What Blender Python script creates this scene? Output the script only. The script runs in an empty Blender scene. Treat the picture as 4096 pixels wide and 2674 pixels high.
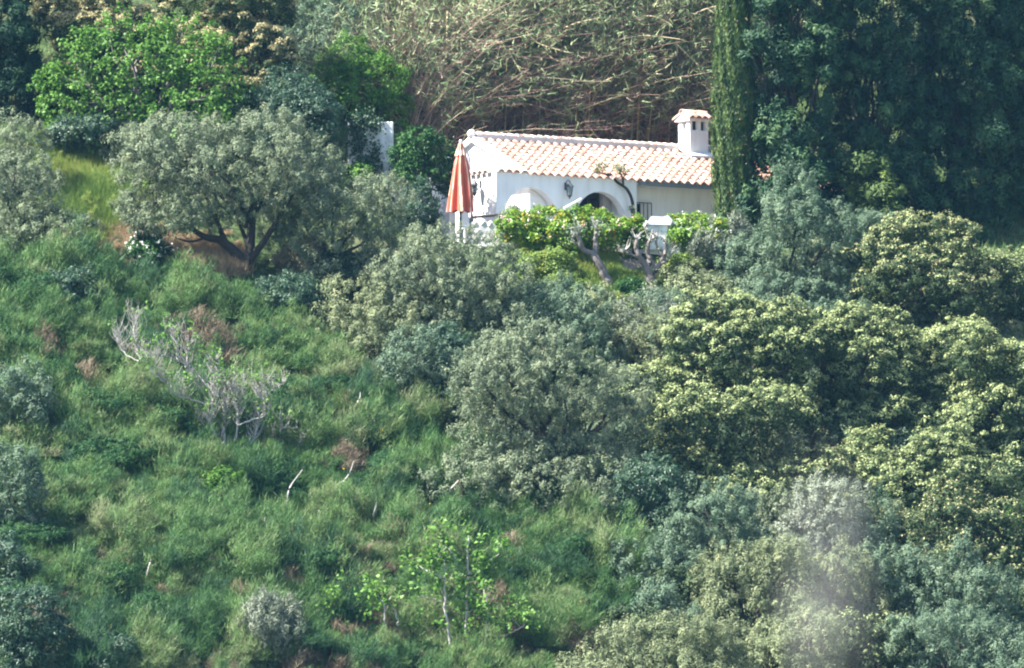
import bpy, bmesh, math, random
import numpy as np
from mathutils import Vector, Matrix

# ------------------------------------------------------------------ camera, sky, sun, exposure
SC = bpy.context.scene
COL = SC.collection
PXW, PXH, FPX, DIST = 4096.0, 2674.0, 35000.0, 250.0
EC = math.radians(3.65)
CAM = np.array([0.0, -DIST * math.cos(EC), -DIST * math.sin(EC)])
FWD = np.array([0.0, math.cos(EC), math.sin(EC)])
UPV = np.array([0.0, -math.sin(EC), math.cos(EC)])
cd = bpy.data.cameras.new('camera')
cam = bpy.data.objects.new('camera', cd)
COL.objects.link(cam)
cam.location = CAM
cam.rotation_euler = (math.pi / 2 + EC, 0, 0)
cd.sensor_width = 36.0
cd.lens = 36.0 * FPX / PXW
cd.clip_start = 1.0
cd.clip_end = 2000.0
SC.camera = cam

SUN_AZ = math.radians(-102.0)      # measured from +y towards +x : from the left, slightly towards the camera
SUN_EL = math.radians(50.0)
world = bpy.data.worlds.new('World')
SC.world = world
world.use_nodes = True
wn = world.node_tree.nodes
wl = world.node_tree.links
wn.clear()
wo = wn.new('ShaderNodeOutputWorld')
bg = wn.new('ShaderNodeBackground')
sky = wn.new('ShaderNodeTexSky')
sky.sky_type = 'NISHITA'
sky.sun_disc = False
sky.sun_elevation = SUN_EL
sky.sun_rotation = SUN_AZ
sky.air_density = 1.0
sky.dust_density = 1.0
sky.ozone_density = 2.0
bg.inputs['Strength'].default_value = 0.085
wl.new(sky.outputs[0], bg.inputs[0])
wl.new(bg.outputs[0], wo.inputs[0])
sd = bpy.data.lights.new('sun', 'SUN')
sd.energy = 5.0
sd.angle = math.radians(0.5)
sd.color = (1.0, 0.955, 0.90)
sun = bpy.data.objects.new('sun', sd)
COL.objects.link(sun)
sdir = Vector((math.sin(SUN_AZ) * math.cos(SUN_EL), math.cos(SUN_AZ) * math.cos(SUN_EL), math.sin(SUN_EL)))
sun.rotation_euler = sdir.to_track_quat('Z', 'Y').to_euler()
sun.location = (-40, 0, 60)
SC.view_settings.view_transform = 'Standard'
SC.view_settings.look = 'None'
SC.view_settings.gamma = 1.0
SC.view_settings.use_curve_mapping = False
SC.view_settings.exposure = 2.2
SC.render.film_transparent = False
SC.cycles.max_bounces = 5
SC.cycles.diffuse_bounces = 3
SC.cycles.transmission_bounces = 3
SC.cycles.volume_bounces = 0
SC.cycles.filter_width = 2.1
HAZE = 0.00007

# ------------------------------------------------------------------ helpers
def M(px):                      # length in metres of a length in photo pixels, at the house
    return px / 140.0

def ray(px, py):
    d = FWD + np.array([1.0, 0, 0]) * ((px - PXW / 2) / FPX) + UPV * ((PXH / 2 - py) / FPX)
    return d

def at(px, py, Y):
    d = ray(px, py)
    t = (Y - CAM[1]) / d[1]
    return CAM + d * t

TH = math.radians(35.0)
UX, UY = math.cos(TH), math.sin(TH)        # along the facade
WX, WY = -math.sin(TH), math.cos(TH)       # into the house
O = at(1985, 1010, 0.0)                    # porch corner at floor level
FLOOR = float(O[2])
TILT = math.radians(17.0)
GX, GY = -math.sin(TILT), math.cos(TILT)

def sstep(a, b, x):
    t = np.clip((x - a) / (b - a), 0, 1)
    return t * t * (3 - 2 * t)

def terrain(x, y):
    x = np.asarray(x, float)
    y = np.asarray(y, float)
    s = GX * x + GY * y
    h = FLOOR + 0.62 * (s + 2.1)
    h = h + 0.16 * np.sin(0.9 * x + 0.5 * y) + 0.13 * np.sin(1.7 * y - 0.6 * x + 1.3) + 0.06 * np.sin(2.9 * x + 2.2 * y)
    # terrace pad
    dx, dy = x - O[0], y - O[1]
    u = dx * UX + dy * UY
    w = dx * WX + dy * WY
    m = sstep(-2.0, -1.6, y) * (1 - sstep(5.0, 8.0, w)) * sstep(-4.2, -3.0, x - 0.25 * y) * (1 - sstep(11.5, 14.0, u))
    h = h * (1 - m) + FLOOR * m
    # valley floor and the opposite slope the camera stands on
    low = -26.0 + 0.01 * np.abs(x)
    k = 3.0
    h = np.maximum(h, low) + k * np.exp(-np.abs(h - low) / k) * 0.3 * (1 - m)
    cz = CAM[2] - 1.7
    c = 1 - sstep(20, 150, y - CAM[1])
    h = np.where(y < -80, h * (1 - c) + cz * c, h)
    return h

def ground(px, py):
    d = ray(px, py)
    t = np.arange(170, 330, 0.05)
    P = CAM[None, :] + d[None, :] * t[:, None]
    hh = terrain(P[:, 0], P[:, 1])
    i = int(np.argmax(P[:, 2] <= hh))
    return P[i]

def foot(px, py, Y=None):
    if Y is None:
        return ground(px, py)
    p = at(px, py, Y)
    p[2] = float(terrain(p[0], p[1]))
    return p

def kpx(Y):                     # metres per photo pixel at depth Y
    return (Y - CAM[1]) / FPX

def proj(p):
    d = np.asarray(p) - CAM
    z = d @ FWD
    return PXW / 2 + FPX * d[0] / z, PXH / 2 - FPX * (d @ UPV) / z

def rdirs(rng, n):
    v = rng.normal(size=(n, 3))
    return v / np.linalg.norm(v, axis=1)[:, None]

def nrm(v):
    return v / np.maximum(np.linalg.norm(v, axis=1)[:, None], 1e-9)

def mesh_np(name, verts, nper, mat, tint=None, smooth=False):
    """verts (F*nper,3): separate faces of nper corners"""
    me = bpy.data.meshes.new(name)
    n = len(verts)
    f = n // nper
    me.vertices.add(n)
    me.vertices.foreach_set('co', np.ascontiguousarray(verts, np.float32).ravel())
    me.loops.add(n)
    me.loops.foreach_set('vertex_index', np.arange(n, dtype=np.int32))
    me.polygons.add(f)
    me.polygons.foreach_set('loop_start', np.arange(0, n, nper, dtype=np.int32))
    if tint is not None:
        a = me.attributes.new('tint', 'FLOAT', 'FACE')
        a.data.foreach_set('value', np.ascontiguousarray(tint, np.float32))
    me.update(calc_edges=True)
    me.materials.append(mat)
    return me

def link(name, me, parent=None, loc=None):
    o = bpy.data.objects.new(name, me)
    COL.objects.link(o)
    if parent is not None:
        o.parent = parent
    if loc is not None:
        o.location = loc
    return o

def thing(name, label, cat, loc, group=None, rz=0):
    o = bpy.data.objects.new(name, None)
    COL.objects.link(o)
    o.location = loc
    o.rotation_euler = (0, 0, rz)
    o.empty_display_size = 0.2
    o['label'] = label
    o['category'] = cat
    if group:
        o['group'] = group
    return o

def tag(o, label=None, cat=None, group=None, kind=None):
    if label: o['label'] = label
    if cat: o['category'] = cat
    if group: o['group'] = group
    if kind: o['kind'] = kind
    return o

def bm_obj(name, bm, mat, parent=None, smooth=False, loc=None):
    me = bpy.data.meshes.new(name)
    bmesh.ops.recalc_face_normals(bm, faces=bm.faces[:])
    bm.to_mesh(me)
    bm.free()
    me.materials.append(mat)
    if smooth:
        for p in me.polygons: p.use_smooth = True
    return link(name, me, parent, loc)

def add_box(bm, c, s, rot=None, bevel=0.0):
    r = bmesh.ops.create_cube(bm, size=1.0)
    vs = r['verts']
    mt = Matrix.Translation(Vector(c)) @ (rot.to_4x4() if rot else Matrix()) @ Matrix.Diagonal((s[0], s[1], s[2], 1))
    bmesh.ops.transform(bm, matrix=mt, verts=vs)
    if bevel:
        es = list({e for v in vs for e in v.link_edges})
        bmesh.ops.bevel(bm, geom=es, offset=bevel, segments=1, affect='EDGES')

def add_poly(bm, pts, ex):
    """extrude a polygon (list of 3D points) by vector ex"""
    a = [bm.verts.new(p) for p in pts]
    b = [bm.verts.new(Vector(p) + Vector(ex)) for p in pts]
    n = len(a)
    f1 = bm.faces.new(a)
    f2 = bm.faces.new(b[::-1])
    f1.normal_update()
    f2.normal_update()
    for i in range(n):
        bm.faces.new((a[i], b[i], b[(i + 1) % n], a[(i + 1) % n]))
    bmesh.ops.triangulate(bm, faces=[f1, f2])

def tubes(paths, sides=5):
    """paths: list of (pts Nx3, radii N) -> verts, faces"""
    V, F = [], []
    base = 0
    ang = np.linspace(0, 2 * math.pi, sides, endpoint=False)
    ca, sa = np.cos(ang), np.sin(ang)
    for pts, rad in paths:
        pts = np.asarray(pts, float)
        rad = np.asarray(rad, float)
        n = len(pts)
        t = np.gradient(pts, axis=0)
        t = nrm(t)
        ref = np.where(np.abs(t[:, 2:3]) > 0.9, np.array([[1.0, 0, 0]]), np.array([[0, 0, 1.0]]))
        a = nrm(np.cross(t, ref))
        b = np.cross(t, a)
        ring = pts[:, None, :] + rad[:, None, None] * (a[:, None, :] * ca[None, :, None] + b[:, None, :] * sa[None, :, None])
        V.append(ring.reshape(-1, 3))
        for i in range(n - 1):
            for j in range(sides):
                j2 = (j + 1) % sides
                F.append((base + i * sides + j, base + i * sides + j2, base + (i + 1) * sides + j2, base + (i + 1) * sides + j))
        base += n * sides
    return np.concatenate(V), F

def tube_obj(name, paths, mat, parent=None, sides=5, loc=None):
    v, f = tubes(paths, sides)
    me = bpy.data.meshes.new(name)
    me.from_pydata([tuple(p) for p in v], [], f)
    me.materials.append(mat)
    for p in me.polygons: p.use_smooth = True
    return link(name, me, parent, loc)

def curve_pts(p0, p1, rng, n=6, bend=0.15, sag=0.0):
    p0, p1 = np.asarray(p0, float), np.asarray(p1, float)
    L = np.linalg.norm(p1 - p0)
    t = np.linspace(0, 1, n)[:, None]
    off = rng.normal(size=3) * L * bend
    wob = rng.normal(size=(n, 3)) * L * 0.025
    wob[0] = 0
    return p0 + (p1 - p0) * t + off[None, :] * (t * (1 - t) * 2) + np.array([0, 0, 1.0]) * sag * L * (t * (1 - t)) * 2 + wob

def smooth_path(pts, n_sub=4):
    pts = np.asarray(pts, float)
    if len(pts) < 3:
        return pts
    out = []
    P = np.vstack([2 * pts[0] - pts[1], pts, 2 * pts[-1] - pts[-2]])
    for i in range(1, len(P) - 2):
        for k in range(n_sub):
            t = k / n_sub
            p0, p1, p2, p3 = P[i - 1], P[i], P[i + 1], P[i + 2]
            out.append(0.5 * ((2 * p1) + (-p0 + p2) * t + (2 * p0 - 5 * p1 + 4 * p2 - p3) * t * t + (-p0 + 3 * p1 - 3 * p2 + p3) * t ** 3))
    out.append(P[-2])
    return np.array(out)

# ------------------------------------------------------------------ materials
def mat_base(name):
    m = bpy.data.materials.new(name)
    m.use_nodes = True
    nt = m.node_tree
    nt.nodes.clear()
    out = nt.nodes.new('ShaderNodeOutputMaterial')
    return m, nt, out

def ramp_node(nt, cols, pos=None):
    r = nt.nodes.new('ShaderNodeValToRGB')
    el = r.color_ramp.elements
    n = len(cols)
    pos = pos or [i / (n - 1) for i in range(n)]
    while len(el) < n:
        el.new(0.5)
    for e, p, c in zip(el, pos, cols):
        e.position = p
        e.color = (*c, 1)
    return r

def leaf_mat(name, cols, trans=0.3, rough=0.6, spec=0.12, objvar=0.0, pos=None):
    m, nt, out = mat_base(name)
    at_ = nt.nodes.new('ShaderNodeAttribute')
    at_.attribute_name = 'tint'
    fac = at_.outputs['Fac']
    if objvar:
        oi = nt.nodes.new('ShaderNodeObjectInfo')
        ma = nt.nodes.new('ShaderNodeMath'); ma.operation = 'MULTIPLY_ADD'
        ma.inputs[1].default_value = objvar
        ma.inputs[2].default_value = -objvar / 2
        nt.links.new(oi.outputs['Random'], ma.inputs[0])
        ad = nt.nodes.new('ShaderNodeMath'); ad.operation = 'ADD'
        nt.links.new(fac, ad.inputs[0]); nt.links.new(ma.outputs[0], ad.inputs[1])
        fac = ad.outputs[0]
    r = ramp_node(nt, cols, pos)
    nt.links.new(fac, r.inputs[0])
    p = nt.nodes.new('ShaderNodeBsdfPrincipled')
    p.inputs['Roughness'].default_value = rough
    p.inputs['Specular IOR Level'].default_value = spec
    nt.links.new(r.outputs[0], p.inputs['Base Color'])
    tr = nt.nodes.new('ShaderNodeBsdfTranslucent')
    nt.links.new(r.outputs[0], tr.inputs['Color'])
    mx = nt.nodes.new('ShaderNodeMixShader')
    mx.inputs[0].default_value = trans
    nt.links.new(p.outputs[0], mx.inputs[1])
    nt.links.new(tr.outputs[0], mx.inputs[2])
    nt.links.new(mx.outputs[0], out.inputs[0])
    return m

def noise_mat(name, cols, scale=4.0, rough=0.8, bump=0.0, spec=0.2, objvar=False, pos=None, detail=5.0, stretch=None):
    m, nt, out = mat_base(name)
    tc = nt.nodes.new('ShaderNodeTexCoord')
    nz = nt.nodes.new('ShaderNodeTexNoise')
    nz.inputs['Scale'].default_value = scale
    nz.inputs['Detail'].default_value = detail
    if stretch:
        mp = nt.nodes.new('ShaderNodeMapping')
        mp.inputs['Scale'].default_value = stretch
        nt.links.new(tc.outputs['Object'], mp.inputs[0])
        nt.links.new(mp.outputs[0], nz.inputs['Vector'])
    else:
        nt.links.new(tc.outputs['Object'], nz.inputs['Vector'])
    fac = nz.outputs[0]
    if objvar:
        oi = nt.nodes.new('ShaderNodeObjectInfo')
        mx = nt.nodes.new('ShaderNodeMath'); mx.operation = 'MULTIPLY_ADD'
        mx.inputs[1].default_value = 0.7
        nt.links.new(oi.outputs['Random'], mx.inputs[0])
        m2 = nt.nodes.new('ShaderNodeMath'); m2.operation = 'MULTIPLY'
        m2.inputs[1].default_value = 0.4
        nt.links.new(fac, m2.inputs[0])
        nt.links.new(m2.outputs[0], mx.inputs[2])
        fac = mx.outputs[0]
    r = ramp_node(nt, cols, pos)
    nt.links.new(fac, r.inputs[0])
    p = nt.nodes.new('ShaderNodeBsdfPrincipled')
    p.inputs['Roughness'].default_value = rough
    p.inputs['Specular IOR Level'].default_value = spec
    nt.links.new(r.outputs[0], p.inputs['Base Color'])
    if bump:
        b = nt.nodes.new('ShaderNodeBump')
        b.inputs['Strength'].default_value = bump
        b.inputs['Distance'].default_value = 0.03
        nt.links.new(nz.outputs[0], b.inputs['Height'])
        nt.links.new(b.outputs[0], p.inputs['Normal'])
    nt.links.new(p.outputs[0], out.inputs[0])
    return m

MAT = {}
MAT['olive'] = leaf_mat('olive_leaf', [(0.08, 0.108, 0.064), (0.172, 0.215, 0.128), (0.30, 0.33, 0.20)], 0.32, 0.65, 0.12)
MAT['olive_blue'] = leaf_mat('olive_leaf_blue', [(0.055, 0.10, 0.062), (0.125, 0.185, 0.115), (0.23, 0.29, 0.18)], 0.32, 0.65, 0.12)
MAT['olive_yellow'] = leaf_mat('olive_leaf_yellow', [(0.08, 0.11, 0.055), (0.185, 0.22, 0.115), (0.33, 0.35, 0.19)], 0.32, 0.65, 0.12)
MAT['oak'] = leaf_mat('holm_oak_leaf', [(0.018, 0.036, 0.018), (0.042, 0.07, 0.028), (0.10, 0.13, 0.05)], 0.2, 0.6, 0.12)
MAT['oak_new'] = leaf_mat('holm_oak_new_leaf', [(0.16, 0.205, 0.075), (0.29, 0.34, 0.14), (0.42, 0.46, 0.22)], 0.3, 0.6, 0.2)
MAT['oak_cat'] = leaf_mat('holm_oak_catkin', [(0.21, 0.19, 0.085), (0.35, 0.31, 0.15), (0.48, 0.43, 0.23)], 0.3, 0.6, 0.2)
MAT['conifer'] = leaf_mat('conifer_leaf', [(0.008, 0.029, 0.015), (0.025, 0.068, 0.028), (0.08, 0.14, 0.048)], 0.12, 0.6, 0.2)
MAT['slender'] = leaf_mat('slender_cypress_leaf', [(0.028, 0.058, 0.018), (0.06, 0.105, 0.028), (0.14, 0.19, 0.045)], 0.2, 0.6, 0.2)
MAT['fig'] = leaf_mat('fig_leaf', [(0.045, 0.115, 0.018), (0.085, 0.19, 0.03), (0.16, 0.29, 0.06)], 0.35, 0.5, 0.15)
MAT['bright'] = leaf_mat('bright_leaf', [(0.04, 0.10, 0.018), (0.08, 0.18, 0.03), (0.15, 0.27, 0.05)], 0.35, 0.6, 0.12)
MAT['citrus'] = leaf_mat('citrus_leaf', [(0.014, 0.045, 0.014), (0.025, 0.08, 0.02), (0.06, 0.15, 0.025)], 0.2, 0.55, 0.15)
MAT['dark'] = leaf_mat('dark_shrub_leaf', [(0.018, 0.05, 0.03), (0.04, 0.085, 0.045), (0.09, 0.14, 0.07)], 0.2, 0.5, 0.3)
MAT['hedge'] = leaf_mat('hedge_leaf', [(0.07, 0.15, 0.015), (0.15, 0.28, 0.022), (0.30, 0.32, 0.03), (0.42, 0.16, 0.02)], 0.35, 0.45, 0.3, pos=[0, 0.5, 0.85, 1.0])
MAT['broom'] = leaf_mat('broom_stem', [(0.020, 0.064, 0.028), (0.054, 0.130, 0.036), (0.118, 0.205, 0.058), (0.18, 0.20, 0.10)], 0.3, 0.6, 0.2, objvar=0.8)
MAT['broom_dark'] = leaf_mat('broom_shoot', [(0.015, 0.05, 0.022), (0.035, 0.095, 0.03), (0.08, 0.15, 0.045)], 0.3, 0.6, 0.12)
MAT['conifer_dark'] = leaf_mat('dark_cypress_leaf', [(0.006, 0.020, 0.012), (0.014, 0.04, 0.02), (0.035, 0.075, 0.03)], 0.1, 0.6, 0.1)
MAT['dry'] = leaf_mat('dry_twig_bush', [(0.10, 0.075, 0.05), (0.19, 0.15, 0.10), (0.27, 0.24, 0.15)], 0.2, 0.8, 0.1, objvar=0.3)
MAT['tan'] = leaf_mat('dry_grass', [(0.26, 0.18, 0.11), (0.40, 0.29, 0.18), (0.48, 0.39, 0.24)], 0.3, 0.8, 0.1, objvar=0.2)
MAT['grass'] = leaf_mat('grass_blade', [(0.05, 0.11, 0.035), (0.12, 0.19, 0.06), (0.26, 0.27, 0.11)], 0.35, 0.6, 0.2)
MAT['weeds'] = leaf_mat('weed_leaf', [(0.07, 0.14, 0.03), (0.17, 0.25, 0.05), (0.34, 0.32, 0.08)], 0.35, 0.6, 0.2)
MAT['silver'] = leaf_mat('silver_leaf', [(0.10, 0.125, 0.085), (0.19, 0.22, 0.155), (0.30, 0.33, 0.23)], 0.2, 0.6, 0.2)
MAT['cane_leaf'] = leaf_mat('cane_leaf', [(0.13, 0.23, 0.10), (0.28, 0.36, 0.17), (0.50, 0.50, 0.30)], 0.3, 0.6, 0.2)
MAT['cane_dry'] = leaf_mat('cane_dry', [(0.13, 0.082, 0.07), (0.30, 0.205, 0.165), (0.58, 0.47, 0.34)], 0.15, 0.7, 0.2)
MAT['cane_pale'] = noise_mat('cane_pale', [(0.35, 0.28, 0.16), (0.55, 0.46, 0.28)], 6, 0.5)
MAT['bark'] = noise_mat('bark_dark', [(0.018, 0.015, 0.013), (0.06, 0.05, 0.042)], 9, 0.9, 0.6)
MAT['bark_grey'] = noise_mat('bark_grey', [(0.10, 0.085, 0.075), (0.24, 0.21, 0.19)], 9, 0.9, 0.6)
MAT['bark_white'] = noise_mat('bark_white', [(0.24, 0.22, 0.20), (0.50, 0.47, 0.43)], 12, 0.85, 0.4)
MAT['flower_white'] = leaf_mat('white_petal', [(0.7, 0.68, 0.62), (0.8, 0.78, 0.74)], 0.3)
MAT['flower_pink'] = leaf_mat('pink_petal', [(0.75, 0.38, 0.42), (0.8, 0.62, 0.6)], 0.3)
MAT['flower_yellow'] = leaf_mat('yellow_petal', [(0.65, 0.36, 0.02), (0.72, 0.52, 0.03)], 0.3)
MAT['plaster'] = noise_mat('white_plaster', [(0.70, 0.69, 0.68), (0.80, 0.79, 0.785), (0.82, 0.815, 0.81)], 2.6, 0.85, 0.12, detail=9, pos=[0.3, 0.5, 0.7], stretch=(1.6, 1.6, 0.35))
MAT['old_plaster'] = noise_mat('weathered_plaster', [(0.42, 0.40, 0.38), (0.74, 0.72, 0.70)], 3.5, 0.9, 0.3, detail=8, pos=[0.3, 0.6])
MAT['tile'] = noise_mat('clay_tile', [(0.28, 0.145, 0.105), (0.50, 0.315, 0.24), (0.62, 0.47, 0.39)], 7, 0.85, 0.2, objvar=True)
MAT['tile_fixed'] = noise_mat('clay_channel', [(0.36, 0.19, 0.13), (0.58, 0.38, 0.29)], 5, 0.85, 0.2)
MAT['mortar'] = noise_mat('lime_mortar', [(0.55, 0.50, 0.46), (0.76, 0.73, 0.70)], 6, 0.9, 0.2)
MAT['metal_dark'] = noise_mat('dark_metal', [(0.03, 0.04, 0.045), (0.06, 0.07, 0.075)], 20, 0.5, 0.0, 0.5)
MAT['gutter'] = noise_mat('grey_zinc', [(0.12, 0.15, 0.17), (0.18, 0.21, 0.23)], 3, 0.45, 0.0, 0.5)
MAT['wood_dark'] = noise_mat('dark_wood', [(0.035, 0.026, 0.02), (0.08, 0.06, 0.045)], 8, 0.6, 0.2)
MAT['canvas'] = noise_mat('orange_canvas', [(0.50, 0.095, 0.055), (0.60, 0.135, 0.08)], 5, 0.85, 0.1)
MAT['canvas_pale'] = noise_mat('pale_canvas_and_fold_light', [(0.68, 0.42, 0.30), (0.78, 0.58, 0.46)], 5, 0.85, 0.1)
MAT['white_paint'] = noise_mat('white_paint', [(0.76, 0.76, 0.75), (0.82, 0.82, 0.81)], 5, 0.5, 0.0, 0.4)
MAT['glass'] = noise_mat('dark_window_glass', [(0.012, 0.014, 0.018), (0.02, 0.024, 0.03)], 2, 0.12, 0.0, 0.6)
MAT['lamp_glass'] = noise_mat('lantern_glass', [(0.22, 0.26, 0.27), (0.32, 0.36, 0.37)], 6, 0.15, 0.0, 0.6)
MAT['stone'] = noise_mat('pale_stone', [(0.42, 0.39, 0.35), (0.68, 0.65, 0.61)], 8, 0.9, 0.5, objvar=True)
MAT['terrace'] = noise_mat('terrace_floor', [(0.36, 0.32, 0.30), (0.48, 0.44, 0.42)], 3, 0.85, 0.1)

def ground_material():
    m, nt, out = mat_base('hillside_soil')
    tc = nt.nodes.new('ShaderNodeTexCoord')
    n1 = nt.nodes.new('ShaderNodeTexNoise'); n1.inputs['Scale'].default_value = 0.35; n1.inputs['Detail'].default_value = 6
    n2 = nt.nodes.new('ShaderNodeTexNoise'); n2.inputs['Scale'].default_value = 5.0; n2.inputs['Detail'].default_value = 8
    nt.links.new(tc.outputs['Object'], n1.inputs['Vector'])
    nt.links.new(tc.outputs['Object'], n2.inputs['Vector'])
    r1 = ramp_node(nt, [(0.05, 0.085, 0.025), (0.075, 0.10, 0.042), (0.13, 0.115, 0.07)], [0.35, 0.55, 0.75])
    r2 = ramp_node(nt, [(0.35, 0.35, 0.35), (1.0, 1.0, 1.0)], [0.3, 0.7])
    nt.links.new(n1.outputs[0], r1.inputs[0])
    nt.links.new(n2.outputs[0], r2.inputs[0])
    mu = nt.nodes.new('ShaderNodeMix'); mu.data_type = 'RGBA'; mu.blend_type = 'MULTIPLY'
    mu.inputs['Factor'].default_value = 1.0
    nt.links.new(r1.outputs[0], mu.inputs['A'])
    nt.links.new(r2.outputs[0], mu.inputs['B'])
    p = nt.nodes.new('ShaderNodeBsdfPrincipled')
    p.inputs['Roughness'].default_value = 0.95
    p.inputs['Specular IOR Level'].default_value = 0.1
    nt.links.new(mu.outputs['Result'], p.inputs['Base Color'])
    b = nt.nodes.new('ShaderNodeBump'); b.inputs['Strength'].default_value = 0.8; b.inputs['Distance'].default_value = 0.08
    nt.links.new(n2.outputs[0], b.inputs['Height'])
    nt.links.new(b.outputs[0], p.inputs['Normal'])
    nt.links.new(p.outputs[0], out.inputs[0])
    return m
MAT['ground'] = ground_material()

# ------------------------------------------------------------------ terrain
def build_terrain():
    xs = np.unique(np.concatenate([np.linspace(-85, -20, 20), np.linspace(-20, 20, 134), np.linspace(20, 85, 20)]))
    ys = np.unique(np.concatenate([np.linspace(-275, -45, 60), np.linspace(-45, 22, 220), np.linspace(22, 72, 24)]))
    X, Y = np.meshgrid(xs, ys)
    Z = terrain(X, Y)
    nx, ny = len(xs), len(ys)
    V = np.stack([X, Y, Z], -1).reshape(-1, 3)
    idx = np.arange(nx * ny).reshape(ny, nx)
    F = np.stack([idx[:-1, :-1], idx[:-1, 1:], idx[1:, 1:], idx[1:, :-1]], -1).reshape(-1, 4)
    me = bpy.data.meshes.new('hillside')
    me.from_pydata(V.tolist(), [], F.tolist())
    for p in me.polygons: p.use_smooth = True
    me.materials.append(MAT['ground'])
    o = link('hillside', me)
    tag(o, kind='structure')
build_terrain()

def build_haze():
    bm = bmesh.new()
    add_box(bm, (0, -100, 19), (190, 370, 98))
    m = bpy.data.materials.new('hazy_air')
    m.use_nodes = True
    nt = m.node_tree
    nt.nodes.clear()
    out = nt.nodes.new('ShaderNodeOutputMaterial')
    v = nt.nodes.new('ShaderNodeVolumePrincipled')
    v.inputs['Color'].default_value = (0.25, 0.62, 1.0, 1)
    v.inputs['Density'].default_value = HAZE
    v.inputs['Anisotropy'].default_value = 0.2
    nt.links.new(v.outputs[0], out.inputs['Volume'])
    o = bm_obj('haze', bm, m)
    tag(o, 'thin blue haze in the air', None, None, 'stuff')
build_haze()

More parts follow.
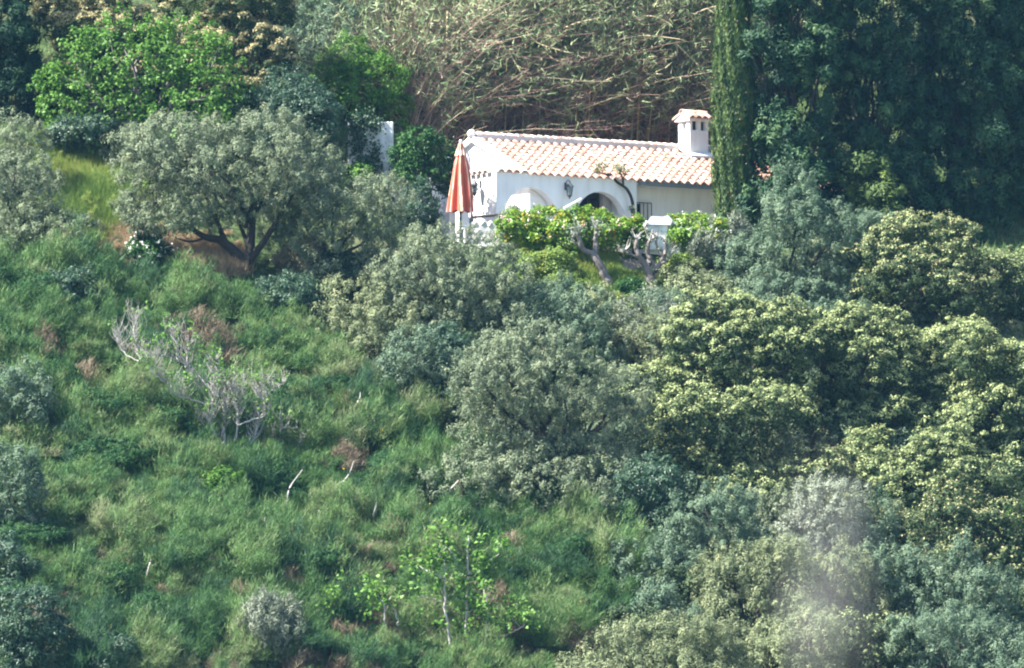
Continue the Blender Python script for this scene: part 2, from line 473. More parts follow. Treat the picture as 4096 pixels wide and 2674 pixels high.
# ------------------------------------------------------------------ house
def build_house():
    rz = TH
    house = thing('white_house', 'low white farmhouse with pink clay tile roof, arched porch and chimney', 'house', (O[0], O[1], O[2]), None, rz)
    PL = MAT['plaster']
    HW = 2.30                       # wall top at the front eave
    TK = 0.30
    tp = math.tan(math.radians(24.5))
    WR = 2.64                       # ridge position
    WB = 4.5
    U0, U1 = 1.05, 14.0
    zr = HW + WR * tp

    def arch_outline(length, height, arches):
        pts = [(0, -0.3)]
        for a0, a1, sp in arches:
            r = (a1 - a0) / 2
            c = (a0 + a1) / 2
            pts.append((a0, -0.3))
            for k in range(0, 25):
                t = math.pi - math.pi * k / 24
                pts.append((c + r * math.cos(t), sp + r * math.sin(t)))
            pts.append((a1, -0.3))
        pts += [(length, -0.3), (length, height), (0, height)]
        return pts
    # arcade wall
    bm = bmesh.new()
    add_poly(bm, [(u, 0, z) for u, z in arch_outline(4.95, HW, [(0.27, 2.15, 0.98), (2.75, 4.60, 0.98)])], (0, TK, 0))
    bm_obj('arcade_wall', bm, PL, house)
    # side wall of the court
    bm = bmesh.new()
    add_box(bm, (TK / 2, (TK + 2.05) / 2 + 0.002, (HW - 0.3) / 2), (TK, 2.05 - TK, HW + 0.3))
    bm_obj('side_wall', bm, PL, house)
    # back wall of the court with an arch
    bm = bmesh.new()
    add_poly(bm, [(u - 1.25, 4.2, z) for u, z in arch_outline(2.38, HW + 0.02, [(0.75, 2.28, 0.95)])], (0, TK, 0))
    bm_obj('court_back_wall', bm, PL, house)
    # return of the porch, end of the arcade
    bm = bmesh.new()
    add_box(bm, (4.95 - 0.15, 0.302 + 0.25, 1.0), (0.3, 0.5, 2.6))
    bm_obj('porch_return_wall', bm, PL, house)
    # inner block whose sunlit flank shows through the first arch
    bm = bmesh.new()
    add_box(bm, (2.125, 0.36 + 1.6, 0.98), (1.41, 3.2, 2.56))
    bm_obj('inner_wall', bm, PL, house)
    # recessed wall behind the second arch with door opening, and the wing wall
    bm = bmesh.new()
    add_box(bm, (3.24, 1.15, 0.98), (0.80, 0.25, 2.56))
    add_box(bm, (4.72, 1.15, 0.98), (0.44, 0.25, 2.56))
    add_box(bm, (4.07, 1.15, 2.13), (0.86, 0.25, 0.26))
    bm_obj('porch_back_wall', bm, PL, house)
    bm = bmesh.new()
    add_box(bm, (4.07, 1.22, 0.85), (0.80, 0.06, 2.3))
    dr = bm_obj('door', bm, MAT['wood_dark'], house)
    for du in (-0.2, 0.2):
        bm = bmesh.new()
        add_box(bm, (4.07 + du, 1.185, 1.25), (0.30, 0.012, 1.1))
        bm_obj('pane', bm, MAT['glass'], dr)
    # wing wall right of the arcade, window opening at u 5.0..5.55
    ww = 0.55
    bm = bmesh.new()
    a0, a1, z0, z1 = 5.10, 5.78, 0.75, 1.68
    def wb(u0, u1, zz0, zz1):
        add_box(bm, ((u0 + u1) / 2, ww + 0.15, (zz0 + zz1) / 2), (u1 - u0, 0.30, zz1 - zz0))
    wb(4.952, a0, -0.3, HW + 0.12); wb(a1, U1, -0.3, HW + 0.12); wb(a0 + .001, a1 - .001, -0.3, z0); wb(a0 + .001, a1 - .001, z1, HW + 0.12)
    bm_obj('wing_wall', bm, PL, house)
    bm = bmesh.new()
    for (u0, u1, zz0, zz1) in ((a0, a1, z0, z0 + .05), (a0, a1, z1 - .05, z1), (a0, a0 + .05, z0 + .05, z1 - .05), (a1 - .05, a1, z0 + .05, z1 - .05), ((a0 + a1) / 2 - .025, (a0 + a1) / 2 + .025, z0 + .05, z1 - .05)):
        add_box(bm, ((u0 + u1) / 2, ww + 0.2, (zz0 + zz1) / 2), (u1 - u0, 0.05, zz1 - zz0))
    win = bm_obj('window', bm, MAT['wood_dark'], house)
    for s in (0, 1):
        bm = bmesh.new()
        c = a0 + .05 + .145 + s * 0.315
        add_box(bm, (c, ww + 0.215, (z0 + z1) / 2), (0.27, 0.012, z1 - z0 - .1))
        bm_obj('pane', bm, MAT['glass'], win)
    bm = bmesh.new()
    add_box(bm, (a1 - 0.16, ww - 0.03, (z0 + z1) / 2), (0.30, 0.03, z1 - z0))
    bm_obj('shutter', bm, MAT['mortar'], house)
    for k in range(6):
        bm = bmesh.new()
        add_box(bm, (a0 + 0.02 + k * 0.14, ww - 0.08, (z0 + z1) / 2), (0.018, 0.018, z1 - z0 + 0.06))
        bm_obj('window_bar', bm, MAT['metal_dark'], house)
    for zz in (z0 - .02, z1 + .02):
        bm = bmesh.new()
        add_box(bm, ((a0 + a1) / 2, ww - 0.08, zz), (a1 - a0 + .08, 0.022, 0.022))
        bm_obj('window_bar', bm, MAT['metal_dark'], house)
    # gable wall above the court, flush with the house body
    bm = bmesh.new()
    zb = zr - (WB - WR) * tp
    add_poly(bm, [(U0, 0.31, HW - 0.05), (U0, WB - 0.02, HW - 0.05), (U0, WB - 0.02, zb - 0.10), (U0, WR, zr - 0.10), (U0, 0.31, HW + 0.31 * tp - 0.10)], (0.3, 0, 0))
    bm_obj('gable_wall', bm, PL, house)
    bm = bmesh.new()
    add_box(bm, (9.6, WB - 0.15, 1.2), (8.8, 0.3, 3.0))
    add_box(bm, (U0 + 0.15 + 0.8, 4.02, 0.95), (1.9, 0.28, 2.6))
    bm_obj('rear_wall', bm, PL, house)
    bm = bmesh.new()
    add_box(bm, (U1 + 0.15, (WB + ww) / 2, 1.2), (0.3, WB - ww, 3.0))
    bm_obj('far_end_wall', bm, PL, house)
    # roof slabs
    c, s = math.cos(math.radians(24.5)), math.sin(math.radians(24.5))
    UE = 1.00
    bm = bmesh.new()
    ev = 0.04
    add_poly(bm, [(UE, ev, HW + ev * tp + 0.02), (UE, WR, zr + 0.02), (UE, WB + 0.15, zr + 0.02 - (WB + 0.15 - WR) * tp), (UE, WB + 0.15, zr - 0.08 - (WB + 0.15 - WR) * tp), (UE, WR, zr - 0.08), (UE, ev, HW + ev * tp - 0.08)], (U1 + 0.3 - UE, 0, 0))
    roof = bm_obj('roof', bm, MAT['tile_fixed'], house)
    # white verge along the gable
    bm = bmesh.new()
    vz = 0.09
    add_poly(bm, [(UE - 0.06, ev - 0.02, HW + ev * tp + vz), (UE - 0.06, WR, zr + vz), (UE - 0.06, WB + 0.17, zr + vz - (WB + .17 - WR) * tp), (UE - 0.06, WB + .17, zr - 0.09 - (WB + .17 - WR) * tp), (UE - 0.06, WR, zr - 0.09), (UE - 0.06, ev - 0.02, HW + ev * tp - 0.09)], (0.16, 0, 0))
    bm_obj('white_verge', bm, PL, roof)
    # barrel tiles
    def tile_mesh(name, L, r0, r1, mat, seg=6, th=0.014, down=0.0):
        bm = bmesh.new()
        ro, ri = [], []
        for e, r in ((0, r0), (1, r1)):
            a = []; b = []
            for k in range(seg + 1):
                t = math.pi * k / seg
                a.append(bm.verts.new((r * math.cos(t), e * L, r * math.sin(t) * 0.9 + (-down if e == 0 else 0))))
                b.append(bm.verts.new(((r - th) * math.cos(t), e * L, (r - th) * math.sin(t) * 0.9 + (-down if e == 0 else 0))))
            ro.append(a); ri.append(b)
        for k in range(seg):
            bm.faces.new((ro[0][k], ro[0][k + 1], ro[1][k + 1], ro[1][k]))
            bm.faces.new((ri[0][k], ri[1][k], ri[1][k + 1], ri[0][k + 1]))
            bm.faces.new((ro[0][k], ri[0][k], ri[0][k + 1], ro[0][k + 1]))
        bmesh.ops.recalc_face_normals(bm, faces=bm.faces[:])
        me = bpy.data.meshes.new(name)
        bm.to_mesh(me); bm.free()
        for p in me.polygons: p.use_smooth = True
        me.materials.append(mat)
        return me
    SP, EXP = 0.287, 0.295
    t_me = tile_mesh('roof_tile', EXP + 0.05, 0.105, 0.085, MAT['tile'])
    t_me2 = tile_mesh('roof_tile_rest', EXP + 0.05, 0.105, 0.085, MAT['tile_fixed'], 4)
    rng = random.Random(4)
    rot = Matrix.Rotation(math.radians(24.5), 4, 'X')
    spots = []
    ncol = int((U1 + 0.2 - UE - 0.1) / SP)
    nrow = 10
    for i in range(ncol):
        for j in range(nrow):
            u = UE + 0.22 + i * SP
            d = -0.17 + j * EXP
            w = d * c
            x, y, z = u, w, HW + d * s + 0.022
            if j == nrow - 1 and False: continue
            if 8.34 < u < 9.13 and w > 2.02: continue
            spots.append((u, w, z, u - 0.55 * w))
    spots.sort(key=lambda q: q[3])
    restv = bmesh.new()
    for n, (u, w, z, _) in enumerate(spots):
        mt = Matrix.Translation((u + rng.uniform(-.008, .008), w, z + rng.uniform(0, .008))) @ rot @ Matrix.Rotation(rng.uniform(-.035, .035), 4, 'Z') @ Matrix.Rotation(math.radians(-2.6), 4, 'X')
        if n < 300:
            o = link('roof_tile', t_me, roof)
            o.matrix_local = mt
        else:
            k0 = len(restv.verts)
            restv.from_mesh(t_me2)
            restv.verts.ensure_lookup_table()
            bmesh.ops.transform(restv, matrix=mt, verts=restv.verts[k0:])
    # back slope tiles, hardly seen
    rot2 = Matrix.Rotation(math.pi, 4, 'Z')
    for i in range(ncol):
        for j in range(6):
            u = UE + 0.22 + i * SP
            d = -0.05 + j * EXP
            w = WB + 0.15 - d * c
            z = zr + 0.022 - (w - WR) * tp
            mt = Matrix.Translation((u, w, z)) @ rot2 @ rot
            k0 = len(restv.verts)
            restv.from_mesh(t_me2)
            restv.verts.ensure_lookup_table()
            bmesh.ops.transform(restv, matrix=mt, verts=restv.verts[k0:])
    rest = bm_obj('roof_tiles_beyond', restv, MAT['tile_fixed'], roof, smooth=True)
    rest['kind'] = 'stuff'
    # ridge
    bm = bmesh.new()
    add_box(bm, ((UE + U1 + .3) / 2, WR, zr + 0.065), (U1 + .3 - UE - 0.2, 0.26, 0.13))
    bm_obj('ridge_mortar', bm, MAT['mortar'], roof)
    r_me = tile_mesh('ridge_tile', 0.33, 0.115, 0.10, MAT['tile'])
    c_me = tile_mesh('ridge_joint', 0.075, 0.128, 0.122, MAT['mortar'], 6, 0.03)
    rrot = Matrix.Rotation(-math.pi / 2, 4, 'Z')
    u = UE - 0.05
    while u < U1:
        o = link('ridge_tile', r_me, roof)
        o.matrix_local = Matrix.Translation((u, WR, zr + 0.10 + rng.uniform(0, .01))) @ rrot
        q = link('ridge_joint', c_me, roof)
        q.matrix_local = Matrix.Translation((u - 0.01, WR, zr + 0.10)) @ rrot
        u += 0.265
    bm = bmesh.new()
    bmesh.ops.create_uvsphere(bm, u_segments=10, v_segments=6, radius=0.13)
    bmesh.ops.translate(bm, vec=(UE - 0.03, WR, zr + 0.13), verts=bm.verts[:])
    bm_obj('ridge_end_cap', bm, PL, roof, smooth=True)
    # coping tiles on the court walls
    k_me = tile_mesh('coping_tile', 0.34, 0.11, 0.10, MAT['tile'])
    for i in range(4):
        o = link('coping_tile', k_me, house)
        o.matrix_local = Matrix.Translation((0.10 + i * 0.27, -0.12, HW - 0.005)) @ Matrix.Rotation(math.radians(14), 4, 'X')
    for i in range(7):
        o = link('coping_tile', k_me, house)
        o.matrix_local = Matrix.Translation((-0.13, 1.98 - i * 0.27, HW - 0.01)) @ Matrix.Rotation(-math.pi / 2, 4, 'Z') @ Matrix.Rotation(math.radians(14), 4, 'X')
    for i in range(8):
        o = link('coping_tile', k_me, house)
        o.matrix_local = Matrix.Translation((-1.15 + i * 0.27, 4.08, HW + .015)) @ Matrix.Rotation(math.radians(14), 4, 'X')
    bm = bmesh.new()
    add_box(bm, (0.42, 0.17, HW + 0.05), (0.9, 0.2, 0.10), None, 0.02)
    add_box(bm, (0.17, 1.1, HW + 0.05), (0.2, 1.6, 0.10), None, 0.02)
    bm_obj('coping_mortar', bm, PL, house)
    # gutter
    gp = []
    seg = 8
    bm = bmesh.new()
    prev = None
    for uu in (4.97, U1 + 0.2):
        ringv = []
        for k in range(seg + 1):
            t = math.pi + math.pi * k / seg
            ringv.append(bm.verts.new((uu, -0.18 + 0.075 * math.cos(t), HW - 0.10 + 0.075 * math.sin(t))))
        for k in range(seg + 1):
            t = 2 * math.pi - math.pi * k / seg
            ringv.append(bm.verts.new((uu, -0.18 + 0.06 * math.cos(t), HW - 0.10 + 0.06 * math.sin(t))))
        if prev:
            n = len(ringv)
            for k in range(n):
                bm.faces.new((prev[k], prev[(k + 1) % n], ringv[(k + 1) % n], ringv[k]))
        prev = ringv
    add_box(bm, (9.6, -0.04, HW - 0.09), (9.2, 0.06, 0.13))
    bm_obj('gutter', bm, MAT['gutter'], house)
    # soffit over the recess
    bm = bmesh.new()
    add_box(bm, (9.5, 0.26, HW - 0.10), (9.0, 0.50, 0.05))
    bm_obj('soffit', bm, PL, house)
    # chimney
    cu0, cu1, cw0, cw1 = 8.39, 9.08, 2.10, 2.68
    zt = HW + cw0 * tp + 1.10
    zb0 = HW + cw0 * tp - 0.2
    bm = bmesh.new()
    add_box(bm, ((cu0 + cu1) / 2, (cw0 + cw1) / 2, (zb0 + zt - 0.27) / 2), (cu1 - cu0, cw1 - cw0, zt - 0.27 - zb0), None, 0.02)
    # piers round the smoke openings
    def pier(u0, u1, w0, w1):
        add_box(bm, ((u0 + u1) / 2, (w0 + w1) / 2, zt - 0.135 - .002), (u1 - u0, w1 - w0, 0.272))
    pier(cu0 + .004, cu0 + .10, cw0 + .004, cw0 + .20); pier(cu0 + .004, cu0 + .10, cw1 - .20, cw1 - .004)
    pier(cu1 - .10, cu1 - .004, cw0 + .004, cw0 + .20); pier(cu1 - .10, cu1 - .004, cw1 - .20, cw1 - .004)
    mid = (cu0 + cu1) / 2
    pier(mid - .065, mid + .065, cw0 + .004, cw0 + .1); pier(mid - .065, mid + .065, cw1 - .1, cw1 - .004)
    ch = bm_obj('chimney', bm, PL, roof)
    bm = bmesh.new()
    add_box(bm, (mid, (cw0 + cw1) / 2, zt - .14), (cu1 - cu0 - .24, cw1 - cw0 - .24, 0.25))
    bm_obj('flue', bm, MAT['metal_dark'], ch)
    bm = bmesh.new()
    rp = 0.31
    cm = (cw0 + cw1) / 2
    add_poly(bm, [(cu0 - .07, cw0 - .09, zt), (cu0 - .07, cw0 - .09, zt + .07), (cu0 - .07, cm, zt + rp - .05), (cu0 - .07, cw1 + .09, zt + .07), (cu0 - .07, cw1 + .09, zt)], (cu1 - cu0 + .14, 0, 0))
    bm_obj('chimney_cap', bm, PL, ch)
    h_me = tile_mesh('chimney_tile', 0.41, 0.115, 0.10, MAT['tile'])
    pa = math.atan2(rp - .12, cm - cw0 + .14)
    for i in range(4):
        for side in (0, 1):
            o = link('chimney_tile', h_me, ch)
            uu = cu0 - .0 + i * 0.228
            if side == 0:
                o.matrix_local = Matrix.Translation((uu, cw0 - .14, zt + .045)) @ Matrix.Rotation(pa, 4, 'X')
            else:
                o.matrix_local = Matrix.Translation((uu, cw1 + .14, zt + .045)) @ rot2 @ Matrix.Rotation(pa, 4, 'X')
    for i in range(3):
        o = link('chimney_tile', r_me, ch)
        o.matrix_local = Matrix.Translation((cu0 - .10 + i * 0.29, cm, zt + rp - .06)) @ rrot
    bm = bmesh.new()
    add_poly(bm, [(cu0 - .10, cw0 - .22, HW + (cw0 - .22) * tp + .10), (cu1 + .1, cw0 - .22, HW + (cw0 - .22) * tp + .10), (cu1 + .1, cw1 - .05, HW + (cw1 - .05) * tp + .10), (cu0 - .10, cw1 - .05, HW + (cw1 - .05) * tp + .10)], (0, 0, .07))
    bm_obj('chimney_skirt', bm, PL, ch)
    # terrace floor slab
    bm = bmesh.new()
    add_box(bm, (4.5, 0.2, -0.06), (12.0, 3.2, 0.14))
    bm_obj('porch_floor', bm, MAT['terrace'], house)
    # lanterns: on the flank and between the arches
    def lantern(label, u, w, z, normal):
        p = np.array([O[0], O[1], O[2]]) + np.array([UX, UY, 0]) * u + np.array([WX, WY, 0]) * w + np.array([0, 0, z])
        rzz = TH if normal == 'w' else TH - math.pi / 2
        t = thing('wall_lantern', label, 'lantern', tuple(p), 'black carriage lanterns on the porch walls', rzz)
        # local: wall is the plane y=0, lantern hangs at -y
        bm = bmesh.new()
        add_box(bm, (0, -0.012, 0.02), (0.08, 0.024, 0.22), None, 0.01)
        bm_obj('back_plate', bm, MAT['metal_dark'], t)
        arm = [np.array([0, -0.02, 0.06]), np.array([0, -0.08, 0.17]), np.array([0, -0.16, 0.20]), np.array([0, -0.21, 0.14])]
        tube_obj('bracket_arm', [(smooth_path(arm), [0.014] * 13)], MAT['metal_dark'], t, 6)
        bm = bmesh.new()
        bmesh.ops.create_cone(bm, segments=6, radius1=0.062, radius2=0.10, depth=0.24, cap_ends=True)
        bmesh.ops.translate(bm, vec=(0, -0.21, -0.13), verts=bm.verts[:])
        bm_obj('lamp_glass', bm, MAT['lamp_glass'], t)
        bm = bmesh.new()
        for k in range(6):
            a = math.pi * 2 * k / 6
            v0 = Vector((0.066 * math.cos(a), -0.21 + 0.066 * math.sin(a), -0.25))
            v1 = Vector((0.106 * math.cos(a), -0.21 + 0.106 * math.sin(a), -0.01))
            d = (v1 - v0)
            add_box(bm, (v0 + v1) / 2, (0.014, 0.014, d.length), d.to_track_quat('Z', 'Y').to_matrix())
        r = bmesh.ops.create_cone(bm, segments=6, radius1=0.03, radius2=0.075, depth=0.06, cap_ends=True)
        bmesh.ops.translate(bm, vec=(0, -0.21, -0.28), verts=r['verts'])
        r = bmesh.ops.create_cone(bm, segments=6, radius1=0.0, radius2=0.03, depth=0.06, cap_ends=True)
        bmesh.ops.translate(bm, vec=(0, -0.21, -0.34), verts=r['verts'])
        bm_obj('lamp_frame', bm, MAT['metal_dark'], t)
        bm = bmesh.new()
        r = bmesh.ops.create_cone(bm, segments=6, radius1=0.135, radius2=0.05, depth=0.09, cap_ends=True)
        bmesh.ops.translate(bm, vec=(0, -0.21, 0.045), verts=r['verts'])
        r = bmesh.ops.create_cone(bm, segments=6, radius1=0.05, radius2=0.012, depth=0.09, cap_ends=True)
        bmesh.ops.translate(bm, vec=(0, -0.21, 0.13), verts=r['verts'])
        bm_obj('lamp_cap', bm, MAT['metal_dark'], t)
    lantern('black wall lantern on the sunlit flank wall beside the parasol', -0.002, 0.78, 1.98, 'u')
    lantern('black wall lantern on the shaded pier between the two arches', 2.42, -0.002, 1.98, 'w')
build_house()

def hp(u, w, z):
    return np.array([O[0] + UX * u + WX * w, O[1] + UY * u + WY * w, O[2] + z])

# ------------------------------------------------------------------ terrace: parapet, parasol, small things
def build_terrace():
    rng = random.Random(12)
    # parapet of whitewashed rubble: core + single stones on its visible face and top
    pL = at(1886, 880, -1.7)
    pR = at(2720, 880, -1.7)
    par = thing('parapet_wall', 'whitewashed rubble parapet wall along the terrace edge below the porch', 'wall', (pL[0], pL[1], FLOOR))
    L = pR[0] - pL[0]
    H = pL[2] - FLOOR - 0.02
    bm = bmesh.new()
    add_box(bm, (L / 2, 0.0, H / 2 - 0.6), (L, 0.26, H + 1.1))
    bm_obj('wall_core', bm, MAT['old_plaster'], par)
    # stone meshes
    smesh = []
    for k in range(6):
        bm = bmesh.new()
        bmesh.ops.create_icosphere(bm, subdivisions=1, radius=0.5)
        for v in bm.verts:
            v.co *= rng.uniform(0.8, 1.1)
        me = bpy.data.meshes.new('stone')
        bm.to_mesh(me); bm.free()
        me.materials.append(MAT['stone'])
        smesh.append(me)
    n = 0
    for row in range(5):
        x = rng.uniform(0, .1)
        while x < L:
            sw = rng.uniform(0.16, 0.34)
            if n < 180:
                o = link('stone', smesh[rng.randrange(6)], par)
                o.location = (x + sw / 2, -0.10 + rng.uniform(-.02, .02), H - 0.11 - row * 0.21 + rng.uniform(-.02, .02))
                o.scale = (sw * 1.12, 0.13, rng.uniform(0.22, 0.28))
                o.rotation_euler = (0, rng.uniform(-.15, .15), 0)
                n += 1
            x += sw
    # dark slab on the parapet near the flank
    a = at(1884, 874, -1.6); b = at(2010, 862, -1.6)
    bm = bmesh.new()
    d = b - a
    add_box(bm, (0, 0, 0), (np.linalg.norm(d), 0.34, 0.05), Matrix.Rotation(-math.atan2(d[2], d[0]) , 3, 'Y'), 0.008)
    o = bm_obj('dark_slab', bm, MAT['wood_dark'], par)
    o.location = (a + b) / 2 - np.array([pL[0], pL[1], FLOOR]) + np.array([0, 0, 0.02])
    # white masonry block with slanted top, behind the hedge on the parapet line
    c = at(2632, 960, -1.95)
    bl = thing('white_bench', 'bright white masonry block with slanted ends standing in the hedge gap', 'bench', (c[0], c[1], c[2]))
    bm = bmesh.new()
    k = kpx(-1.95)
    pts = [(-50, 60), (50, 58), (58, 78), (40, 98), (20, 92), (-28, 94)]
    add_poly(bm, [((x) * k, -0.10, y * k) for x, y in pts], (0, 0.5, 0))
    bm_obj('seat_slab', bm, MAT['white_paint'], bl)
    bm = bmesh.new()
    add_poly(bm, [((x) * k, -0.05, y * k) for x, y in [(-34, -40), (30, -40), (40, 57.5), (-42, 57.5)]], (0, 0.4, 0))
    bm_obj('pedestal', bm, MAT['old_plaster'], bl)

    # parasol
    Yp = -1.15
    base = at(1843, 1010, Yp)
    base[2] = FLOOR
    k = kpx(Yp)
    par = thing('closed_parasol', 'closed orange canvas parasol with painted pale fold highlights on the terrace', 'parasol', tuple(base))
    ztop = at(1843, 576, Yp)[2] - FLOOR
    zbot = at(1843, 846, Yp)[2] - FLOOR
    bm = bmesh.new()
    nseg, nz = 96, 22
    rings = []
    for j in range(nz + 1):
        t = j / nz                 # 0 top .. 1 bottom
        z = ztop + (zbot - ztop) * t
        R = M(10) + M(43) * t ** 0.8
        if t > 0.26: R += M(3)
        amp = 0.16 + 0.26 * min(1, t * 1.4)
        ring = []
        for i in range(nseg):
            a = 2 * math.pi * i / nseg
            f = abs(math.cos(4 * a + 0.5 * math.sin(2.2 * t + 3 * a)))
            r = R * (1 - amp + amp * f) * (1 + 0.05 * math.sin(3 * a + 5 * t))
            zz = z + (0.06 * (1 - f) - 0.03 if j == nz else 0)
            ring.append(bm.verts.new((r * math.cos(a) + 0.01 * math.sin(3 * t), r * math.sin(a), zz)))
        rings.append(ring)
    for j in range(nz):
        for i in range(nseg):
            i2 = (i + 1) % nseg
            bm.faces.new((rings[j][i], rings[j + 1][i], rings[j + 1][i2], rings[j][i2]))
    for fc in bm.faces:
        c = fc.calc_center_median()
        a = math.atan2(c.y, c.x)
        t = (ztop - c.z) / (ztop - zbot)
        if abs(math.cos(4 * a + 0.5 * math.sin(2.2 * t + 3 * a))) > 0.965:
            fc.material_index = 1  # pale ridge faces: sunlit fold highlights put into the canvas colour
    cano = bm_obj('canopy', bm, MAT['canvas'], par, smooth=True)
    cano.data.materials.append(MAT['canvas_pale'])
    # vent flounce at the top
    bm = bmesh.new()
    rings = []
    for j in range(6):
        t = j / 5
        z = ztop + 0.05 - (ztop - zbot) * 0.21 * t
        R = M(5) + M(20) * t ** 0.9
        ring = []
        for i in range(48):
            a = 2 * math.pi * i / 48
            f = abs(math.cos(4 * a))
            r = R * (0.72 + 0.28 * f)
            ring.append(bm.verts.new((r * math.cos(a), r * math.sin(a), z + (0.05 * (1 - f) if j == 5 else 0))))
        rings.append(ring)
    for j in range(5):
        for i in range(48):
            i2 = (i + 1) % 48
            bm.faces.new((rings[j][i], rings[j + 1][i], rings[j + 1][i2], rings[j][i2]))
    bm_obj('vent_flap', bm, MAT['canvas_pale'], par, smooth=True)
    bm = bmesh.new()
    bmesh.ops.create_uvsphere(bm, u_segments=10, v_segments=6, radius=M(7))
    bmesh.ops.translate(bm, vec=(0, 0, ztop + 0.07), verts=bm.verts[:])
    bm_obj('finial', bm, MAT['white_paint'], par, smooth=True)
    tube_obj('pole', [(np.array([[0, 0, 0.05], [0, 0, ztop + 0.03]]), [0.028, 0.028])], MAT['metal_dark'], par, 10)
    bm = bmesh.new()
    r = bmesh.ops.create_cone(bm, segments=20, radius1=0.28, radius2=0.25, depth=0.10, cap_ends=True)
    bmesh.ops.translate(bm, vec=(0, 0, 0.12), verts=r['verts'])
    bm_obj('base', bm, MAT['mortar'], par)
    # white plastic chair back beside the pole
    ch = at(1868, 1010, -0.75); ch[2] = FLOOR
    st = thing('white_chair', 'white garden chair under the closed parasol', 'chair', tuple(ch), None, 0.5)
    bm = bmesh.new()
    add_box(bm, (0, 0, 0.62), (0.34, 0.34, 0.04), None, 0.012)
    bm_obj('seat', bm, MAT['white_paint'], st)
    bm = bmesh.new()
    add_poly(bm, [(-0.16, 0.16, 0.66), (0.16, 0.16, 0.66), (0.15, 0.18, 1.1), (0.10, 0.19, 1.2), (-0.10, 0.19, 1.2), (-0.15, 0.18, 1.1)], (0, 0.03, 0))
    bm_obj('backrest', bm, MAT['white_paint'], st)
    for sx in (-1, 1):
        for sy in (-1, 1):
            bm = bmesh.new()
            add_box(bm, (sx * 0.15, sy * 0.15, 0.30), (0.04, 0.04, 0.60))
            bm_obj('leg', bm, MAT['white_paint'], st)
    # dark folded umbrella-like cover leaning by the flank wall
    q = hp(-0.35, 0.72, 0.0)
    fo = thing('folded_umbrella', 'small grey folded umbrella standing against the sunlit flank wall', 'umbrella', tuple(q))
    bm = bmesh.new()
    rings = []
    for j in range(9):
        t = j / 8
        z = 1.22 - 0.80 * t
        R = 0.02 + 0.12 * t
        ring = []
        for i in range(32):
            a = 2 * math.pi * i / 32
            f = abs(math.cos(4 * a))
            r = R * (0.7 + .3 * f)
            ring.append(bm.verts.new((r * math.cos(a), r * math.sin(a), z)))
        rings.append(ring)
    for j in range(8):
        for i in range(32):
            i2 = (i + 1) % 32
            bm.faces.new((rings[j][i], rings[j + 1][i], rings[j + 1][i2], rings[j][i2]))
    bm_obj('canopy', bm, MAT['gutter'], fo, smooth=True)
    tube_obj('pole', [(np.array([[0, 0, 0.0], [0, 0, 1.3]]), [0.015, 0.012])], MAT['metal_dark'], fo, 6)
    # thin climbing plant on the flank
    rr = np.random.default_rng(3)
    b0 = at(1897, 1000, -0.35); b0[2] = FLOOR
    vine = thing('climbing_plant', 'thin bare climbing stem with small dark leaves on the flank wall beside the parasol', 'plant', tuple(b0))
    kk = kpx(-0.35)
    P = [np.array([(x - 1897) * kk, 0.0, (yy - FLOOR)]) for x, yy in [(1897, FLOOR), (1901, at(0, 880, -.35)[2]), (1899, at(0, 830, -.35)[2]), (1893, at(0, 790, -.35)[2]), (1886, at(0, 755, -.35)[2])]]
    sp = smooth_path(P)
    br = [(sp, np.linspace(0.022, 0.012, len(sp)))]
    for k in range(5):
        p0 = sp[-1 - k * 2]
        br.append((curve_pts(p0, p0 + np.array([rr.uniform(-.05, .2), rr.uniform(-.05, .05), rr.uniform(-.05, .12)]), rr, 4), np.linspace(.01, .004, 4)))
    tube_obj('stem', br, MAT['bark'], vine, 5)
    n = 120
    c = sp[-1] + np.array([0.05, 0, 0]) + rr.normal(size=(n, 3)) * np.array([.09, .05, .08])
    lf = leaves(rr, c, rdirs(rr, n), 0.05, 0.03)
    link('foliage', mesh_np('foliage', lf, 4, MAT['dark'], rr.random(n)), vine)
    # white strut (folded sunshade arm) in the second arch
    a = at(2262, 830, -0.9); b = at(2338, 788, -0.9)
    ar = thing('white_deck_chair', 'white deck chair frame poking up above the hedge before the second arch', 'deck chair', (a[0], a[1], FLOOR))
    a0 = a - np.array([a[0], a[1], FLOOR]); b0 = b - np.array([a[0], a[1], FLOOR])
    for yo in (0.0, 0.4):
        off = np.array([0, yo, 0.02 * yo])
        dd = (b0 - a0)
        bm = bmesh.new()
        p0 = a0 - dd * .1 + off; p1 = a0 + dd * .85 + off
        v = Vector(p1 - p0)
        add_box(bm, Vector((p0 + p1) / 2), (0.03, 0.045, v.length), v.to_track_quat('Z', 'Y').to_matrix(), 0.01)
        bm_obj('back_rail', bm, MAT['white_paint'], ar)
    for yo in (0.0, 0.5):
        bm = bmesh.new()
        p0 = np.array([-0.55, yo + 0.05, 0.02]); p1 = a0 + np.array([0, yo + 0.05, 0])
        v = Vector(p1 - p0)
        add_box(bm, Vector((p0 + p1) / 2), (0.04, 0.03, v.length), v.to_track_quat('Z', 'Y').to_matrix())
        bm_obj('leg', bm, MAT['white_paint'], ar)

